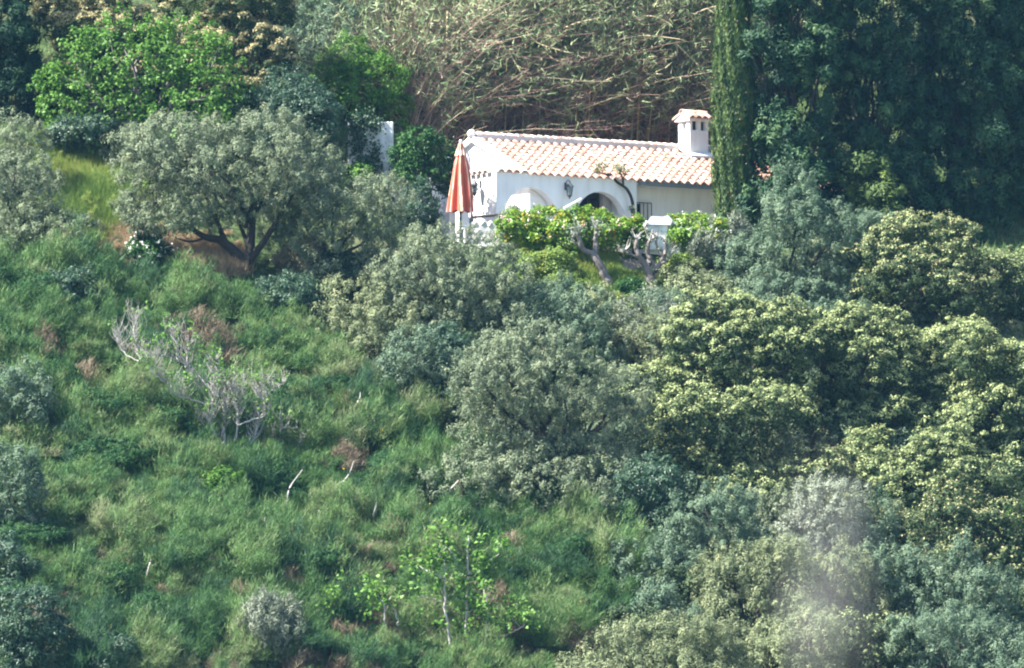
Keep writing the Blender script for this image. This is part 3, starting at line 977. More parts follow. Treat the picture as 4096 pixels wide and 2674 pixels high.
# ------------------------------------------------------------------ foliage machinery
def leaves(rng, P, N, L, W, tri=False, axis=None, axw=1.0, fold=0.25):
    """leaf faces at points P facing N; L, W length and width in m. Returns verts (4 or 3 per leaf)"""
    n = len(P)
    r = rdirs(rng, n)
    if axis is not None:
        r = nrm(r * (1 - axw) + axis * axw)
    t = r - N * np.sum(r * N, axis=1)[:, None]
    t = nrm(t)
    b = np.cross(N, t)
    l = (L * rng.uniform(0.65, 1.3, n))[:, None]
    w = (W * rng.uniform(0.65, 1.3, n))[:, None]
    if tri:
        v = np.stack([P - b * w * 0.5, P + b * w * 0.5, P + t * l], 1)
    else:
        m = P + t * l * 0.45 + N * w * fold
        v = np.stack([P, m - b * w * 0.5, P + t * l, m + b * w * 0.5], 1)
    return v.reshape(-1, 3)

def crown(lobes, rng, clump_r=0.22, per=60, L=0.11, W=0.04, tri=True, up=0.25, inner=0.35, axw=0.5, dens=1.0, rnd=0.5, lobe_w=0.35, zmin=-0.8, jit=0.18, tint_c=0.3, spray=0.16, tall=1.0):
    """returns verts, tint, clump centres (with outward normals)"""
    C, LN = [], []
    for (cx, cy, cz, rx, ry, rz) in lobes:
        area = 4 * math.pi * (((rx * ry) ** 1.6 + (rx * rz) ** 1.6 + (ry * rz) ** 1.6) / 3) ** (1 / 1.6)
        n = int(dens * area / (clump_r ** 2 * 2.2)) + 4
        d = rdirs(rng, int(n * 1.6))
        d = d[d[:, 2] > zmin][:n]
        ph = rng.uniform(0, 6.28, 3)
        lowf = 0.11 * (np.sin(3.1 * d[:, 0] + ph[0]) + np.sin(3.7 * d[:, 1] + 2 * d[:, 2] + ph[1]) + np.sin(4.3 * d[:, 2] + ph[2]))
        f = rng.uniform(1 - jit * 1.4, 1 + jit * 0.7, len(d)) + lowf + (rng.random(len(d)) < spray) * rng.uniform(0.05, 0.3, len(d))
        f = f[:, None]
        C.append(np.array([cx, cy, cz]) + d * np.array([rx, ry, rz]) * f)
        LN.append(nrm(d / np.array([rx, ry, rz])))
        ni = int(n * inner)
        if ni:
            d2 = rdirs(rng, ni)
            C.append(np.array([cx, cy, cz]) + d2 * np.array([rx, ry, rz]) * rng.uniform(0.3, 0.8, ni)[:, None])
            LN.append(d2)
    C = np.concatenate(C); LN = np.concatenate(LN)
    keep = np.ones(len(C), bool)
    for (cx, cy, cz, rx, ry, rz) in lobes:
        q = np.linalg.norm((C - np.array([cx, cy, cz])) / np.array([rx, ry, rz]), axis=1)
        keep &= ~((q < 0.78) & (rng.random(len(C)) < 0.85))
    C, LN = C[keep], LN[keep]
    nc = len(C)
    # the uphill side, turned to the slope, is thinner
    ym = np.mean([l[1] for l in lobes])
    back = np.where((LN[:, 1] > 0.35) & (C[:, 1] > ym + 0.1), 0.4, 1.0)
    idx = np.repeat(np.arange(nc), (per * back * rng.uniform(0.5, 1.5, nc)).astype(int))
    n = len(idx)
    d = rdirs(rng, n)
    cr = clump_r * rng.uniform(0.65, 1.45, nc)
    P = C[idx] + d * (cr[idx] * rng.random(n) ** 0.45)[:, None] * np.array([1 / tall ** .5, 1 / tall ** .5, 0.85 * tall])
    N = nrm(d * 0.65 + LN[idx] * lobe_w + rdirs(rng, n) * rnd + np.array([0, 0, up]))
    ax = nrm(LN[idx] * 0.6 + np.array([0, 0, 0.7]) + d * 0.4)
    v = leaves(rng, P, N, L, W, tri, ax, axw)
    ct = rng.normal(0, tint_c * 0.5, nc)
    tint = np.clip(0.45 + ct[idx] + rng.normal(0, 0.11, n), 0, 1)
    return v, tint, C, LN, cr

def auto_lobes(rng, W, H, z0, k=6, flat=0.9):
    """fill a box W x H (metres, bottom at z0) with lobes"""
    cz = z0 + H * 0.5
    out = [(0, 0, cz, W * 0.34, W * 0.34 * flat, H * 0.36)]
    for i in range(k):
        a = 2 * math.pi * (i + rng.uniform(-.25, .25)) / k
        rr = rng.uniform(0.17, 0.25)
        x, z = math.cos(a) * W * (0.5 - rr), math.sin(a) * H * (0.5 - rr * 1.05)
        out.append((x, rng.uniform(-.22, .16) * W, cz + z, W * rr, W * rr * flat, H * rr * 1.1))
    for i in range(3):
        out.append((rng.uniform(-.25, .25) * W, -rng.uniform(.15, .3) * W * flat, cz + rng.uniform(-.15, .28) * H, W * .2, W * .2, H * .2))
    return out

def trunk_paths(rng, lobes, C, r0, fork_z, ntw=40, base=(0, 0, -0.25), lean=(0, 0)):
    base = np.array(base, float)
    fork = np.array([lean[0], lean[1], fork_z])
    paths = []
    tr = curve_pts(base, fork, rng, 5, 0.08)
    paths.append((tr, np.linspace(r0 * 1.3, r0 * 0.85, 5)))
    lobes_s = lobes
    ends = []
    for l in lobes_s:
        c = np.array(l[:3])
        p = curve_pts(fork - (fork - base) * rng.uniform(0, .15), c, rng, 7, 0.10, -0.08)
        rr = r0 * rng.uniform(0.45, 0.65)
        paths.append((p, np.linspace(rr, rr * 0.3, 7)))
        ends.append(p)
    if len(C):
        sel = rng.choice(len(C), min(ntw, len(C)), replace=False)
        for i in sel:
            c = C[i]
            best = min(ends, key=lambda p: np.linalg.norm(p[-1] - c))
            j = rng.integers(2, 7)
            p = curve_pts(best[j], c, rng, 5, 0.10)
            rr = r0 * 0.16
            paths.append((p, np.linspace(rr, rr * 0.3, 5)))
    return paths

KIND = {
    # name, category, leaf mat, crown params, trunk mat, trunk radius (share of width), trunk exposed share
    'olive':  ('olive_tree', 'tree', 'olive', dict(clump_r=0.18, per=56, L=0.092, W=0.037, tri=True, up=0.3, axw=0.75, dens=1.0, inner=0.5, rnd=0.26, tall=1.2, spray=0.28, jit=0.24), 'bark', 0.035),
    'oliveb': ('olive_tree', 'tree', 'olive_blue', dict(clump_r=0.18, per=56, L=0.092, W=0.037, tri=True, up=0.3, axw=0.75, dens=1.0, inner=0.5, rnd=0.26, tall=1.2, spray=0.28, jit=0.24), 'bark', 0.035),
    'olivey': ('olive_tree', 'tree', 'olive_yellow', dict(clump_r=0.18, per=56, L=0.092, W=0.037, tri=True, up=0.3, axw=0.75, dens=1.0, inner=0.5, rnd=0.26, tall=1.2, spray=0.28, jit=0.24), 'bark', 0.035),
    'oak':    ('holm_oak_tree', 'tree', 'oak', dict(clump_r=0.17, per=40, L=0.08, W=0.06, tri=True, up=0.2, axw=0.2, dens=1.0, rnd=0.45, inner=0.5, lobe_w=0.6), 'bark', 0.04),
    'conifer': ('cypress_tree', 'tree', 'conifer', dict(clump_r=0.25, per=82, L=0.15, W=0.055, tri=True, up=0.4, axw=0.7, tint_c=.5, dens=1.0, rnd=0.3, jit=0.3, tall=1.25, spray=.3, inner=.4), 'bark', 0.03),
    'fig':    ('fig_tree', 'tree', 'fig', dict(clump_r=0.17, per=17, L=0.115, W=0.09, tri=False, up=0.35, axw=0.2, dens=0.8, rnd=0.6, inner=0.25, spray=.35, jit=.32), 'bark_grey', 0.03),
    'bright': ('broadleaf_tree', 'tree', 'bright', dict(clump_r=0.18, per=50, L=0.08, W=0.055, tri=False, up=0.3, axw=0.2, dens=1.0), 'bark', 0.03),
    'citrus': ('orange_tree', 'tree', 'citrus', dict(clump_r=0.15, per=40, L=0.09, W=0.055, tri=False, up=0.3, axw=0.2, dens=1.1), 'bark', 0.03),
    'shrub':  ('dark_shrub', 'shrub', 'dark', dict(clump_r=0.16, per=52, L=0.085, W=0.04, tri=True, up=0.2, axw=0.4, dens=1.1), 'bark', 0.02),
    'hedge':  ('flowering_bush', 'bush', 'hedge', dict(clump_r=0.13, per=30, L=0.085, W=0.065, tri=False, up=0.35, axw=0.2, dens=1.1, tint_c=0.35), 'bark', 0.02),
    'silver': ('silver_shrub', 'shrub', 'silver', dict(clump_r=0.13, per=40, L=0.12, W=0.028, tri=True, up=0.2, axw=0.92, dens=1.0, tall=2.4, spray=.3), 'bark', 0.015),
    'weedy':  ('green_shrub', 'shrub', 'weeds', dict(clump_r=0.14, per=34, L=0.08, W=0.055, tri=False, up=0.35, axw=0.3, dens=1.0), 'bark', 0.015),
    'twiggy': ('twiggy_bush', 'bush', 'dry', dict(clump_r=0.15, per=42, L=0.10, W=0.025, tri=True, up=0.2, axw=0.6, dens=0.9), 'bark_grey', 0.015),
}
SEED = [100]

def plant(kind, box, label, lobes=None, base=None, group=None, fork=0.25, new=0.0, catkin=0.0, twigs=36, k=6, name=None, cat=None, par=None, flowers=None, mat=None, lean=(0, 0), grow=1.1, skirt=None, Y=None):
    """box: x0,x1,y0,y1 in photo pixels at the plant's own depth; base: where its foot stands on the ground"""
    SEED[0] += 1
    rng = np.random.default_rng(SEED[0])
    nm, ct, lm, cp, tm, tr = KIND[kind]
    x0, x1, y0, y1 = box
    bx, by = base if base else ((x0 + x1) / 2, y1)
    g = foot(bx, by, Y)
    if Y is not None: by = proj(g)[1]
    kk = kpx(g[1])
    if skirt is None: skirt = kind in ('olive', 'oliveb', 'olivey', 'oak') 
    cp = dict(cp)
    if par: cp.update(par)
    W, H = (x1 - x0) * kk, (y1 - y0) * kk
    zb = (by - y1) * kk
    if lobes:
        lb = []
        for q in lobes:
            px, py, rx, ry = q[:4]
            dy = q[4] if len(q) > 4 else rng.uniform(-.25, .25) * W * 0.6
            dz = dy * math.tan(EC)
            lb.append(((px - bx) * kk, dy, (by - py) * kk + dz, rx * kk, min(rx, ry * 1.3) * kk, ry * kk))
    else:
        lb = [((x0 + x1) / 2 * kk - bx * kk + l[0], *l[1:]) for l in auto_lobes(rng, W, H, zb, k)]
    if grow:
        lb = [(a, b, c, rx * grow, ry * grow, rz * grow) for a, b, c, rx, ry, rz in lb]
    if skirt:
        zlo = min(l[2] - l[5] for l in lb)
        cxm = np.mean([l[0] for l in lb])
        for i in range(5):
            r = W * rng.uniform(.15, .24)
            lb.append((cxm + (i / 4 - .5) * W * .62, rng.uniform(-.25, .1) * W, max(r * .5, zlo * .5 + r * .3), r, r, r * .9))
    t = thing(name or nm, label, cat or ct, tuple(g), group)
    v, tint, C, LN, cr = crown(lb, rng, **cp)
    nv = 3 if cp['tri'] else 4
    link('crown' if (cat or ct) == 'tree' else 'foliage', mesh_np('crown', v, nv, MAT[mat or lm], tint), t)
    r0 = max(0.03, W * tr)
    paths = trunk_paths(rng, lb, C, r0, max(0.1, zb + H * fork) if True else 0, twigs, lean=lean)
    tube_obj('trunk' if (cat or ct) == 'tree' else 'stem', paths, MAT[tm], t, 6)
    for amount, nme, mm in ((new, 'new_growth', 'oak_new'), (catkin, 'catkins', 'oak_cat')):
        if amount:
            m = LN[:, 2] > -0.05
            sel = np.nonzero(m & (rng.random(len(C)) < 0.92))[0]
            per = int(30 * amount)
            idx = np.repeat(sel, per)
            d = rdirs(rng, len(idx))
            d[:, 2] = np.abs(d[:, 2])
            d = nrm(d + LN[idx] * 0.5)
            P = C[idx] + d * (cr[idx] * rng.uniform(0.85, 1.15, len(idx)))[:, None]
            N = nrm(d + rdirs(rng, len(idx)) * 0.5)
            vv = leaves(rng, P, N, 0.07, 0.052, True)
            link(nme, mesh_np(nme, vv, 3, MAT[mm], np.clip(rng.normal(.45, .25, len(idx)), 0, 1)), t)
    for ch in t.children:
        if ch.name.split('.')[0] in ('new_growth', 'catkins'): ch['kind'] = 'stuff'
    if flowers:
        fm, nf, fs = flowers
        sel = rng.choice(len(C), min(nf, len(C)), replace=False)
        P = C[sel] + LN[sel] * cr[sel][:, None]
        P = np.repeat(P, 5, axis=0) + rng.normal(size=(len(P) * 5, 3)) * fs * 0.35
        vv = leaves(rng, P, nrm(rdirs(rng, len(P)) + np.array([-.4, -.6, .5])), fs, fs * 0.9, False)
        link('flowers', mesh_np('flowers', vv, 4, MAT[fm], rng.random(len(P))), t)['kind'] = 'stuff'
    return t

build_terrace()


# ------------------------------------------------------------------ trees behind and beside the house
def column(x0, x1, y0, y1, n, seed, taper=0.35, wob=0.12):
    """stack of lobes filling a tall box, narrower at the top"""
    rg = np.random.default_rng(seed)
    out = []
    W = x1 - x0
    for i in range(n):
        t = i / (n - 1)
        py = y1 + (y0 - y1) * (t * 0.94 + 0.03)
        r = W * 0.5 * (1 - taper * t)
        out.append(((x0 + x1) / 2 + rg.uniform(-wob, wob) * W, py, r * rg.uniform(.8, 1.0), (y1 - y0) / n * 0.95, rg.uniform(-.1, .1)))
    return out

def scatter_lobes(x0, x1, y0, y1, n, seed, r0, r1, dy=0.8):
    rg = np.random.default_rng(seed)
    out = []
    for i in range(n):
        r = rg.uniform(r0, r1)
        out.append((rg.uniform(x0 + r, x1 - r), rg.uniform(y0 + r * .8, y1 - r * .8), r, r * rg.uniform(.7, .95), rg.uniform(-dy, dy)))
    return out

plant('conifer', (-130, 165, -150, 440), 'dark columnar cypress standing beside the bright green fig tree', column(-130, 165, -150, 440, 9, 1), base=(20, 455), mat='conifer_dark', par=dict(per=130, jit=.2, spray=.15))
plant('oak', (140, 660, -170, 330), 'holm oak in tan blossom behind the fig tree, beside the dark cypress', scatter_lobes(140, 660, -170, 330, 14, 2, 80, 130, .5), base=(400, 430), catkin=2.2)
plant('oak', (600, 1200, -150, 450), 'holm oak in tan blossom behind the fig tree, toward the grey olive', scatter_lobes(600, 1200, -150, 430, 16, 3, 80, 130), base=(900, 480), catkin=2.2)
plant('oliveb', (1040, 1640, -160, 440), 'tall pale grey olive tree on the bank beside the cane thicket', scatter_lobes(1040, 1640, -160, 420, 15, 4, 90, 140), base=(1330, 490), Y=6.5)
plant('shrub', (930, 1400, 270, 690), 'dark blue-green bushy tree behind the large olive', scatter_lobes(930, 1360, 270, 690, 12, 5, 80, 115), base=(1180, 700), name='dark_tree', cat='tree')
plant('bright', (1270, 1640, 160, 560), 'bright green tree leaning over the ivy-covered white wall', [(1400, 260, 110, 90), (1500, 330, 110, 100), (1420, 380, 120, 100), (1330, 330, 70, 90), (1560, 430, 80, 70)], base=(1385, 690), fork=0.1, Y=3.6)
plant('fig', (160, 985, 60, 610), 'spreading bright green fig tree with grey limbs showing through its leaves', [(330, 300, 150, 130), (520, 200, 150, 120), (700, 230, 150, 120), (560, 360, 190, 150), (830, 330, 140, 140), (730, 450, 200, 120), (400, 460, 180, 120), (900, 440, 80, 80), (260, 420, 90, 110), (560, 520, 230, 80)], base=(580, 615), twigs=120)

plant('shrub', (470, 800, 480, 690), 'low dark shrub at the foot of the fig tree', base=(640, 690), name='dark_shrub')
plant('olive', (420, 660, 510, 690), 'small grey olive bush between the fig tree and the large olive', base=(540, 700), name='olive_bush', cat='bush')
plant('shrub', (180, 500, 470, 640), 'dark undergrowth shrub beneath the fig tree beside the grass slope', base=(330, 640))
plant('olive', (-90, 215, 430, 740), 'grey olive tree at the foot of the dark columnar cypress', [(50, 540, 100, 80), (130, 560, 65, 70), (-20, 600, 80, 80), (80, 660, 100, 60)], base=(60, 760), grow=.95)
plant('olive', (-110, 330, 590, 1010), 'pale olive tree above the green scrub, beside the yellow grass slope', [(60, 700, 100, 90), (100, 820, 130, 110), (0, 880, 140, 120), (220, 920, 110, 70), (100, 950, 150, 70), (280, 900, 60, 40)], base=(90, 1040))

# the large olive with the forked trunk
def big_olive():
    lob = [(700, 560, 150, 105), (640, 640, 150, 110), (870, 690, 230, 150), (1060, 540, 130, 105), (1140, 680, 170, 130), (1270, 660, 110, 95), (560, 770, 90, 110),
           (700, 860, 170, 65), (640, 900, 110, 50), (980, 820, 190, 110), (1180, 800, 150, 90), (800, 790, 170, 100), (900, 530, 90, 70)]
    SEED[0] += 1
    rng = np.random.default_rng(SEED[0])
    g = ground(985, 1075)
    k = kpx(g[1])
    t = thing('olive_tree', 'large spreading olive tree with dark forked trunk on the slope beside the house', 'tree', tuple(g))
    lb = []
    for px, py, rx, ry in lob:
        dy = rng.uniform(-.9, .9)
        lb.append(((px - 985) * k, dy, (1075 - py) * k + dy * math.tan(EC), rx * k, rx * k, ry * k))
    v, tint, C, LN, cr = crown(lb, rng, clump_r=0.18, per=56, L=0.092, W=0.037, tri=True, up=0.3, axw=0.75, dens=1.0, inner=0.5, rnd=0.26, tall=1.2, spray=0.28, jit=0.24)
    link('crown', mesh_np('crown', v, 3, MAT['olive'], tint), t)
    def P(*pts):
        return smooth_path(np.array([((x - 985) * k, d, (1075 - y) * k) for x, y, d in pts]))
    paths = []
    def add(r0, r1, *pts):
        p = P(*pts); paths.append((p, .75 * np.linspace(r0, r1, len(p))))
    add(.26, .16, (990, 1110, 0), (972, 1050, 0), (935, 1005, -.05), (880, 960, -.1))
    add(.15, .07, (880, 960, -.1), (820, 950, -.2), (770, 920, -.3), (720, 880, -.4))
    add(.05, .025, (830, 950, -.2), (770, 970, -.3), (720, 960, -.3), (690, 945, -.4))
    add(.12, .05, (910, 985, -.05), (880, 920, .2), (850, 840, .3), (800, 740, .4))
    add(.2, .12, (985, 1070, 0), (1000, 1000, .1), (1005, 900, .2), (1020, 780, .2), (1060, 620, .2))
    add(.15, .06, (1000, 1040, 0), (1060, 960, -.1), (1110, 880, -.2), (1180, 760, -.2))
    add(.10, .05, (1005, 900, .2), (960, 800, .3), (900, 690, .3))
    add(.09, .04, (1000, 1010, .1), (960, 900, .5), (890, 740, .6), (740, 600, .6))
    paths += trunk_paths(rng, lb[:6], C, 0.10, 1.4, 60)[1:]
    tube_obj('trunk', paths, MAT['bark'], t, 7)
big_olive()
plant('olive', (1080, 1610, 690, 1130), 'grey-brown olive tree filling the gap between the forked olive and the house', [(1190, 850, 120, 110), (1330, 830, 150, 110), (1350, 960, 170, 130), (1500, 800, 110, 100), (1530, 900, 90, 100), (1230, 980, 140, 100), (1480, 1010, 110, 90)], base=(1330, 1150))
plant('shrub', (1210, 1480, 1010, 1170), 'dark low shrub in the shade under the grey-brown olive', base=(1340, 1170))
plant('twiggy', (1110, 1330, 940, 1120), 'dry grey twiggy bush beside the forked olive trunk', base=(1215, 1120))

plant('olive', (1480, 2115, 880, 1400), 'broad olive tree below the parasol and the white parapet', [(1760, 1010, 145, 100), (1670, 1070, 150, 95), (1940, 1070, 140, 100), (2030, 1110, 90, 90), (1820, 1170, 190, 120), (1610, 1180, 130, 110), (1960, 1230, 130, 100), (1740, 1290, 150, 90)], base=(1790, 1440), grow=1.0)
plant('olivey', (1270, 1720, 1110, 1470), 'yellowish olive tree at the upper edge of the scrub below the forked olive', [(1420, 1210, 110, 85), (1560, 1240, 110, 90), (1380, 1320, 120, 100), (1530, 1340, 130, 90), (1640, 1300, 90, 80)], base=(1470, 1490))
plant('oliveb', (1900, 2500, 1120, 1500), 'blue-green olive tree behind the lower olive, below the weedy bank', scatter_lobes(1950, 2480, 1140, 1500, 10, 21, 80, 120), base=(2240, 1520))
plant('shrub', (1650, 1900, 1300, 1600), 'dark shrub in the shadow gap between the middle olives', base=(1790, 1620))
plant('oliveb', (1540, 1800, 1320, 1660), 'blue-green olive sapling at the edge of the broom scrub', [(1640, 1400, 90, 80), (1590, 1500, 80, 90), (1700, 1530, 70, 80), (1640, 1600, 90, 60)], base=(1650, 1680))
plant('oliveb', (1720, 1920, 1400, 1680), 'small blue-green olive bush beside the lower olive', base=(1800, 1690), name='olive_bush', cat='bush')
plant('olive', (1830, 2620, 1270, 2010), 'many-lobed grey olive tree in the middle of the slope', [(1960, 1430, 90, 90), (1950, 1540, 110, 110), (2170, 1390, 130, 95), (2060, 1500, 120, 110), (2270, 1540, 170, 120), (2110, 1640, 170, 120), (2370, 1690, 190, 130), (1990, 1780, 150, 120), (2150, 1850, 150, 100), (2470, 1600, 110, 110), (1930, 1900, 100, 70), (2330, 1850, 140, 100)], base=(2230, 2050))
plant('twiggy', (2430, 2760, 1180, 1480), 'silvery dry twiggy bush below the pruned trees', base=(2590, 1490), mat='silver', par=dict(per=22, dens=0.7))
plant('weedy', (2660, 2920, 1090, 1300), 'olive-brown scrub bush beside the pruned trees', base=(2790, 1300), mat='olive_yellow', name='scrub_bush', cat='bush')
plant('twiggy', (2480, 2760, 1270, 1520), 'brownish shrub with grey twigs in front of the silvery bush', base=(2630, 1530), mat='olive_yellow')
plant('oliveb', (2870, 3430, 690, 1260), 'tall blue-green olive tree before the dark cypresses', [(3170, 770, 75, 95), (3190, 880, 110, 100), (3230, 980, 150, 110), (3060, 1080, 160, 110), (3350, 930, 85, 100), (3310, 1110, 140, 120), (2960, 1170, 110, 80), (3140, 1180, 170, 90)], base=(3170, 1290))
plant('oliveb', (3390, 3600, 850, 1100), 'small blue-green olive beside the yellowish oak, before the cypresses', base=(3490, 1110))
plant('silver', (2730, 2960, 890, 1080), 'low silvery shrub at the foot of the slender cypress', base=(2850, 1090))
plant('silver', (2890, 3010, 870, 1020), 'small grey shrub with upright shoots beside the slender cypress', base=(2950, 1030))
plant('oak', (3420, 3930, 850, 1430), 'rounded holm oak with pale tips below the dark cypresses', [(3690, 940, 140, 85), (3560, 1030, 120, 100), (3810, 1010, 100, 90), (3640, 1110, 160, 95), (3840, 1170, 130, 100), (3480, 1190, 90, 110), (3660, 1250, 150, 100)], base=(3760, 1450), catkin=0.2, new=0.55)
plant('oak', (3880, 4230, 980, 1430), 'holm oak with pale tips at the edge, uphill of the flowering oaks', scatter_lobes(3880, 4230, 980, 1400, 8, 31, 80, 110), base=(4060, 1440), new=0.5)
# the mass of holm oaks in fresh leaf
plant('oak', (2680, 3250, 1190, 1700), 'holm oak in lime fresh leaf, uppermost of the oak grove', [(2870, 1270, 150, 75), (2790, 1380, 100, 90), (2960, 1420, 130, 100), (3080, 1310, 140, 85), (2880, 1540, 160, 100), (3180, 1400, 90, 80), (2730, 1530, 80, 100), (3060, 1520, 120, 90)], base=(2930, 1790), new=1.0)
plant('oak', (2460, 2740, 1470, 1810), 'small rounded holm oak in lime leaf by the many-lobed grey olive', [(2580, 1530, 110, 65), (2530, 1620, 80, 90), (2650, 1650, 90, 90), (2580, 1730, 100, 70)], base=(2600, 1850), new=0.9)
plant('oak', (3080, 3640, 1240, 1760), 'holm oak in lime fresh leaf in the middle of the grove', scatter_lobes(3080, 3640, 1250, 1740, 13, 32, 75, 125, .6), base=(3370, 1800), new=1.0)
plant('oak', (3470, 4010, 1280, 1720), 'holm oak in lime leaf below the rounded pale-tipped oak', scatter_lobes(3470, 4010, 1290, 1720, 12, 33, 75, 120, .6), base=(3750, 1740), new=1.0)
plant('oak', (3760, 4260, 1330, 1900), 'holm oak in lime leaf at the right-hand edge of the grove', scatter_lobes(3760, 4260, 1340, 1880, 12, 34, 80, 120, .6), base=(4010, 1910), new=0.95)
plant('oak', (2600, 3220, 1600, 2050), 'dark-hearted holm oak in lime leaf, lowest of the grove beside the dark bush', [(2760, 1680, 120, 95), (2700, 1800, 90, 100), (2960, 1700, 130, 100), (2880, 1830, 110, 110), (3090, 1640, 120, 80), (2760, 1930, 110, 80), (2950, 1940, 100, 80)], base=(2850, 2060), new=0.9)
plant('oak', (3330, 3920, 1640, 2040), 'low broad holm oak in lime leaf above the smoke', scatter_lobes(3330, 3920, 1650, 2030, 12, 35, 65, 110, .6), base=(3620, 2060), new=0.95)
plant('oak', (3020, 3420, 1780, 2080), 'holm oak sapling with sparse pale tips at the head of the smoke', scatter_lobes(3020, 3420, 1790, 2070, 8, 36, 65, 95, .5), base=(3220, 2090), new=0.5, catkin=0.15)
plant('oak', (3690, 4120, 1830, 2180), 'dull green holm oak between the grove and the bronze-tipped oak', scatter_lobes(3690, 4120, 1840, 2170, 9, 37, 70, 105, .5), base=(3900, 2190), new=0.35)
plant('shrub', (2430, 2750, 1840, 2200), 'dark blue-green rounded bush in the shadow of the oak grove', base=(2590, 2210), name='dark_bush', cat='bush')
# lower right
plant('oliveb', (2670, 3070, 1940, 2400), 'grey olive tree beside the dark rounded bush', [(2840, 2040, 130, 90), (2960, 2100, 100, 90), (2760, 2160, 100, 110), (2890, 2240, 140, 110), (2760, 2310, 100, 80)], base=(2860, 2420))
plant('olive', (3050, 3450, 1920, 2300), 'grey olive tree standing in the thick of the smoke', scatter_lobes(3050, 3450, 1930, 2290, 8, 41, 80, 115, .5), base=(3250, 2310), mat='silver')
plant('oliveb', (3370, 3640, 1980, 2290), 'blue-green olive beside the smoke and the bronze-tipped oak', [(3500, 2060, 75, 80), (3460, 2150, 80, 80), (3550, 2180, 80, 90), (3480, 2240, 100, 60)], base=(3500, 2300))
plant('oak', (3530, 4120, 1920, 2340), 'bronze-tipped holm oak downhill of the lime grove', scatter_lobes(3530, 4120, 1940, 2330, 12, 42, 75, 115, .6), base=(3830, 2350), catkin=0.12, new=.15, mat='oak')
plant('bright', (3970, 4230, 2020, 2260), 'bright green young tree beside the bronze-tipped oak', base=(4090, 2270), par=dict(per=32))
plant('oliveb', (2450, 2810, 2160, 2440), 'blue-green olive bush on the lower edge of the scrub below the dark bush', scatter_lobes(2450, 2810, 2170, 2430, 7, 43, 70, 95, .4), base=(2640, 2450), name='olive_bush', cat='bush')
plant('oliveb', (2540, 2740, 2330, 2580), 'small pale olive bush where the broom meets the yellow olives', base=(2640, 2590), name='olive_bush', cat='bush')
plant('olivey', (2750, 3280, 2120, 2600), 'yellowish olive tree downhill of the smoke-hidden olive', scatter_lobes(2750, 3280, 2130, 2590, 11, 44, 85, 125, .6), base=(3010, 2620))
plant('olivey', (3200, 3570, 2190, 2560), 'yellow-green olive tree at the lower edge of the smoke', scatter_lobes(3200, 3570, 2200, 2550, 8, 45, 80, 110, .5), base=(3380, 2570))
plant('oliveb', (3400, 3800, 2180, 2520), 'blue-green olive between the yellow olive and the pointed olive', scatter_lobes(3400, 3800, 2190, 2510, 8, 46, 80, 110, .5), base=(3600, 2540))
plant('oliveb', (3720, 4130, 2170, 2640), 'pointed blue-green olive tree below the bronze-tipped oak', [(3870, 2250, 55, 75), (3800, 2330, 75, 90), (3930, 2360, 90, 90), (4020, 2450, 90, 90), (3870, 2480, 130, 90), (3800, 2560, 100, 80), (3960, 2580, 120, 80)], base=(3920, 2660))
plant('olivey', (2230, 2980, 2440, 2860), 'broad yellow-green olive tree cut by the bottom of the view', [(2700, 2540, 150, 85), (2560, 2570, 110, 80), (2420, 2640, 120, 80), (2330, 2720, 110, 90), (2820, 2600, 130, 90), (2640, 2700, 200, 110), (2460, 2760, 150, 90)], base=(2620, 2880))
plant('olivey', (2860, 3380, 2430, 2860), 'yellow-green olive tree at the bottom beside the dark green oak', scatter_lobes(2860, 3380, 2450, 2850, 10, 47, 90, 125, .6), base=(3120, 2880))
plant('oak', (3260, 3680, 2430, 2800), 'dark green holm oak at the bottom between the olives', scatter_lobes(3260, 3680, 2440, 2790, 9, 48, 75, 110, .5), base=(3470, 2810), new=0.25)
plant('olive', (3540, 4200, 2410, 2860), 'grey olive tree filling the lowest corner below the pointed olive', scatter_lobes(3540, 4200, 2430, 2850, 12, 49, 90, 130, .6), base=(3870, 2880), mat='olive_blue')

# left edge and scrub shrubs
plant('oliveb', (-90, 215, 1470, 1790), 'grey-blue olive bush in the scrub, halfway down the edge', base=(60, 1800), name='olive_bush', cat='bush')
plant('oliveb', (-120, 175, 1790, 2160), 'pale olive bush in the scrub downhill of the reddish dry patch', base=(30, 2170), name='olive_bush', cat='bush')
plant('oliveb', (-120, 130, 2150, 2420), 'grey olive bush at the edge above the dark shrubs', base=(0, 2430), name='olive_bush', cat='bush', mat='dark')
plant('shrub', (-80, 270, 2350, 2720), 'dark shrub in the lowest corner of the scrub', base=(100, 2740))
plant('weedy', (160, 340, 2510, 2700), 'small yellow-green shrub at the bottom among the dark shrubs', base=(250, 2710), mat='olive_yellow')
plant('shrub', (300, 560, 2540, 2760), 'dark shrub at the bottom beside the yellow-green shrub', base=(430, 2770))
plant('silver', (950, 1220, 2380, 2690), 'silvery upright shrub at the bottom beside the young fig tree', base=(1085, 2700))
plant('shrub', (960, 1320, 1110, 1280), 'dark shrub below the forked olive trunk', base=(1130, 1280), mat='dark')
plant('shrub', (120, 420, 1080, 1290), 'dark shrub at the head of the scrub below the pale olive', base=(280, 1290), mat='dark')
plant('weedy', (790, 980, 1880, 2060), 'vivid green broad-leaved shrub under the bare fig tree', base=(880, 2060), mat='bright')
plant('weedy', (1795, 1925, 2030, 2110), 'vivid green shrub behind the young fig tree', base=(1860, 2120), mat='bright')

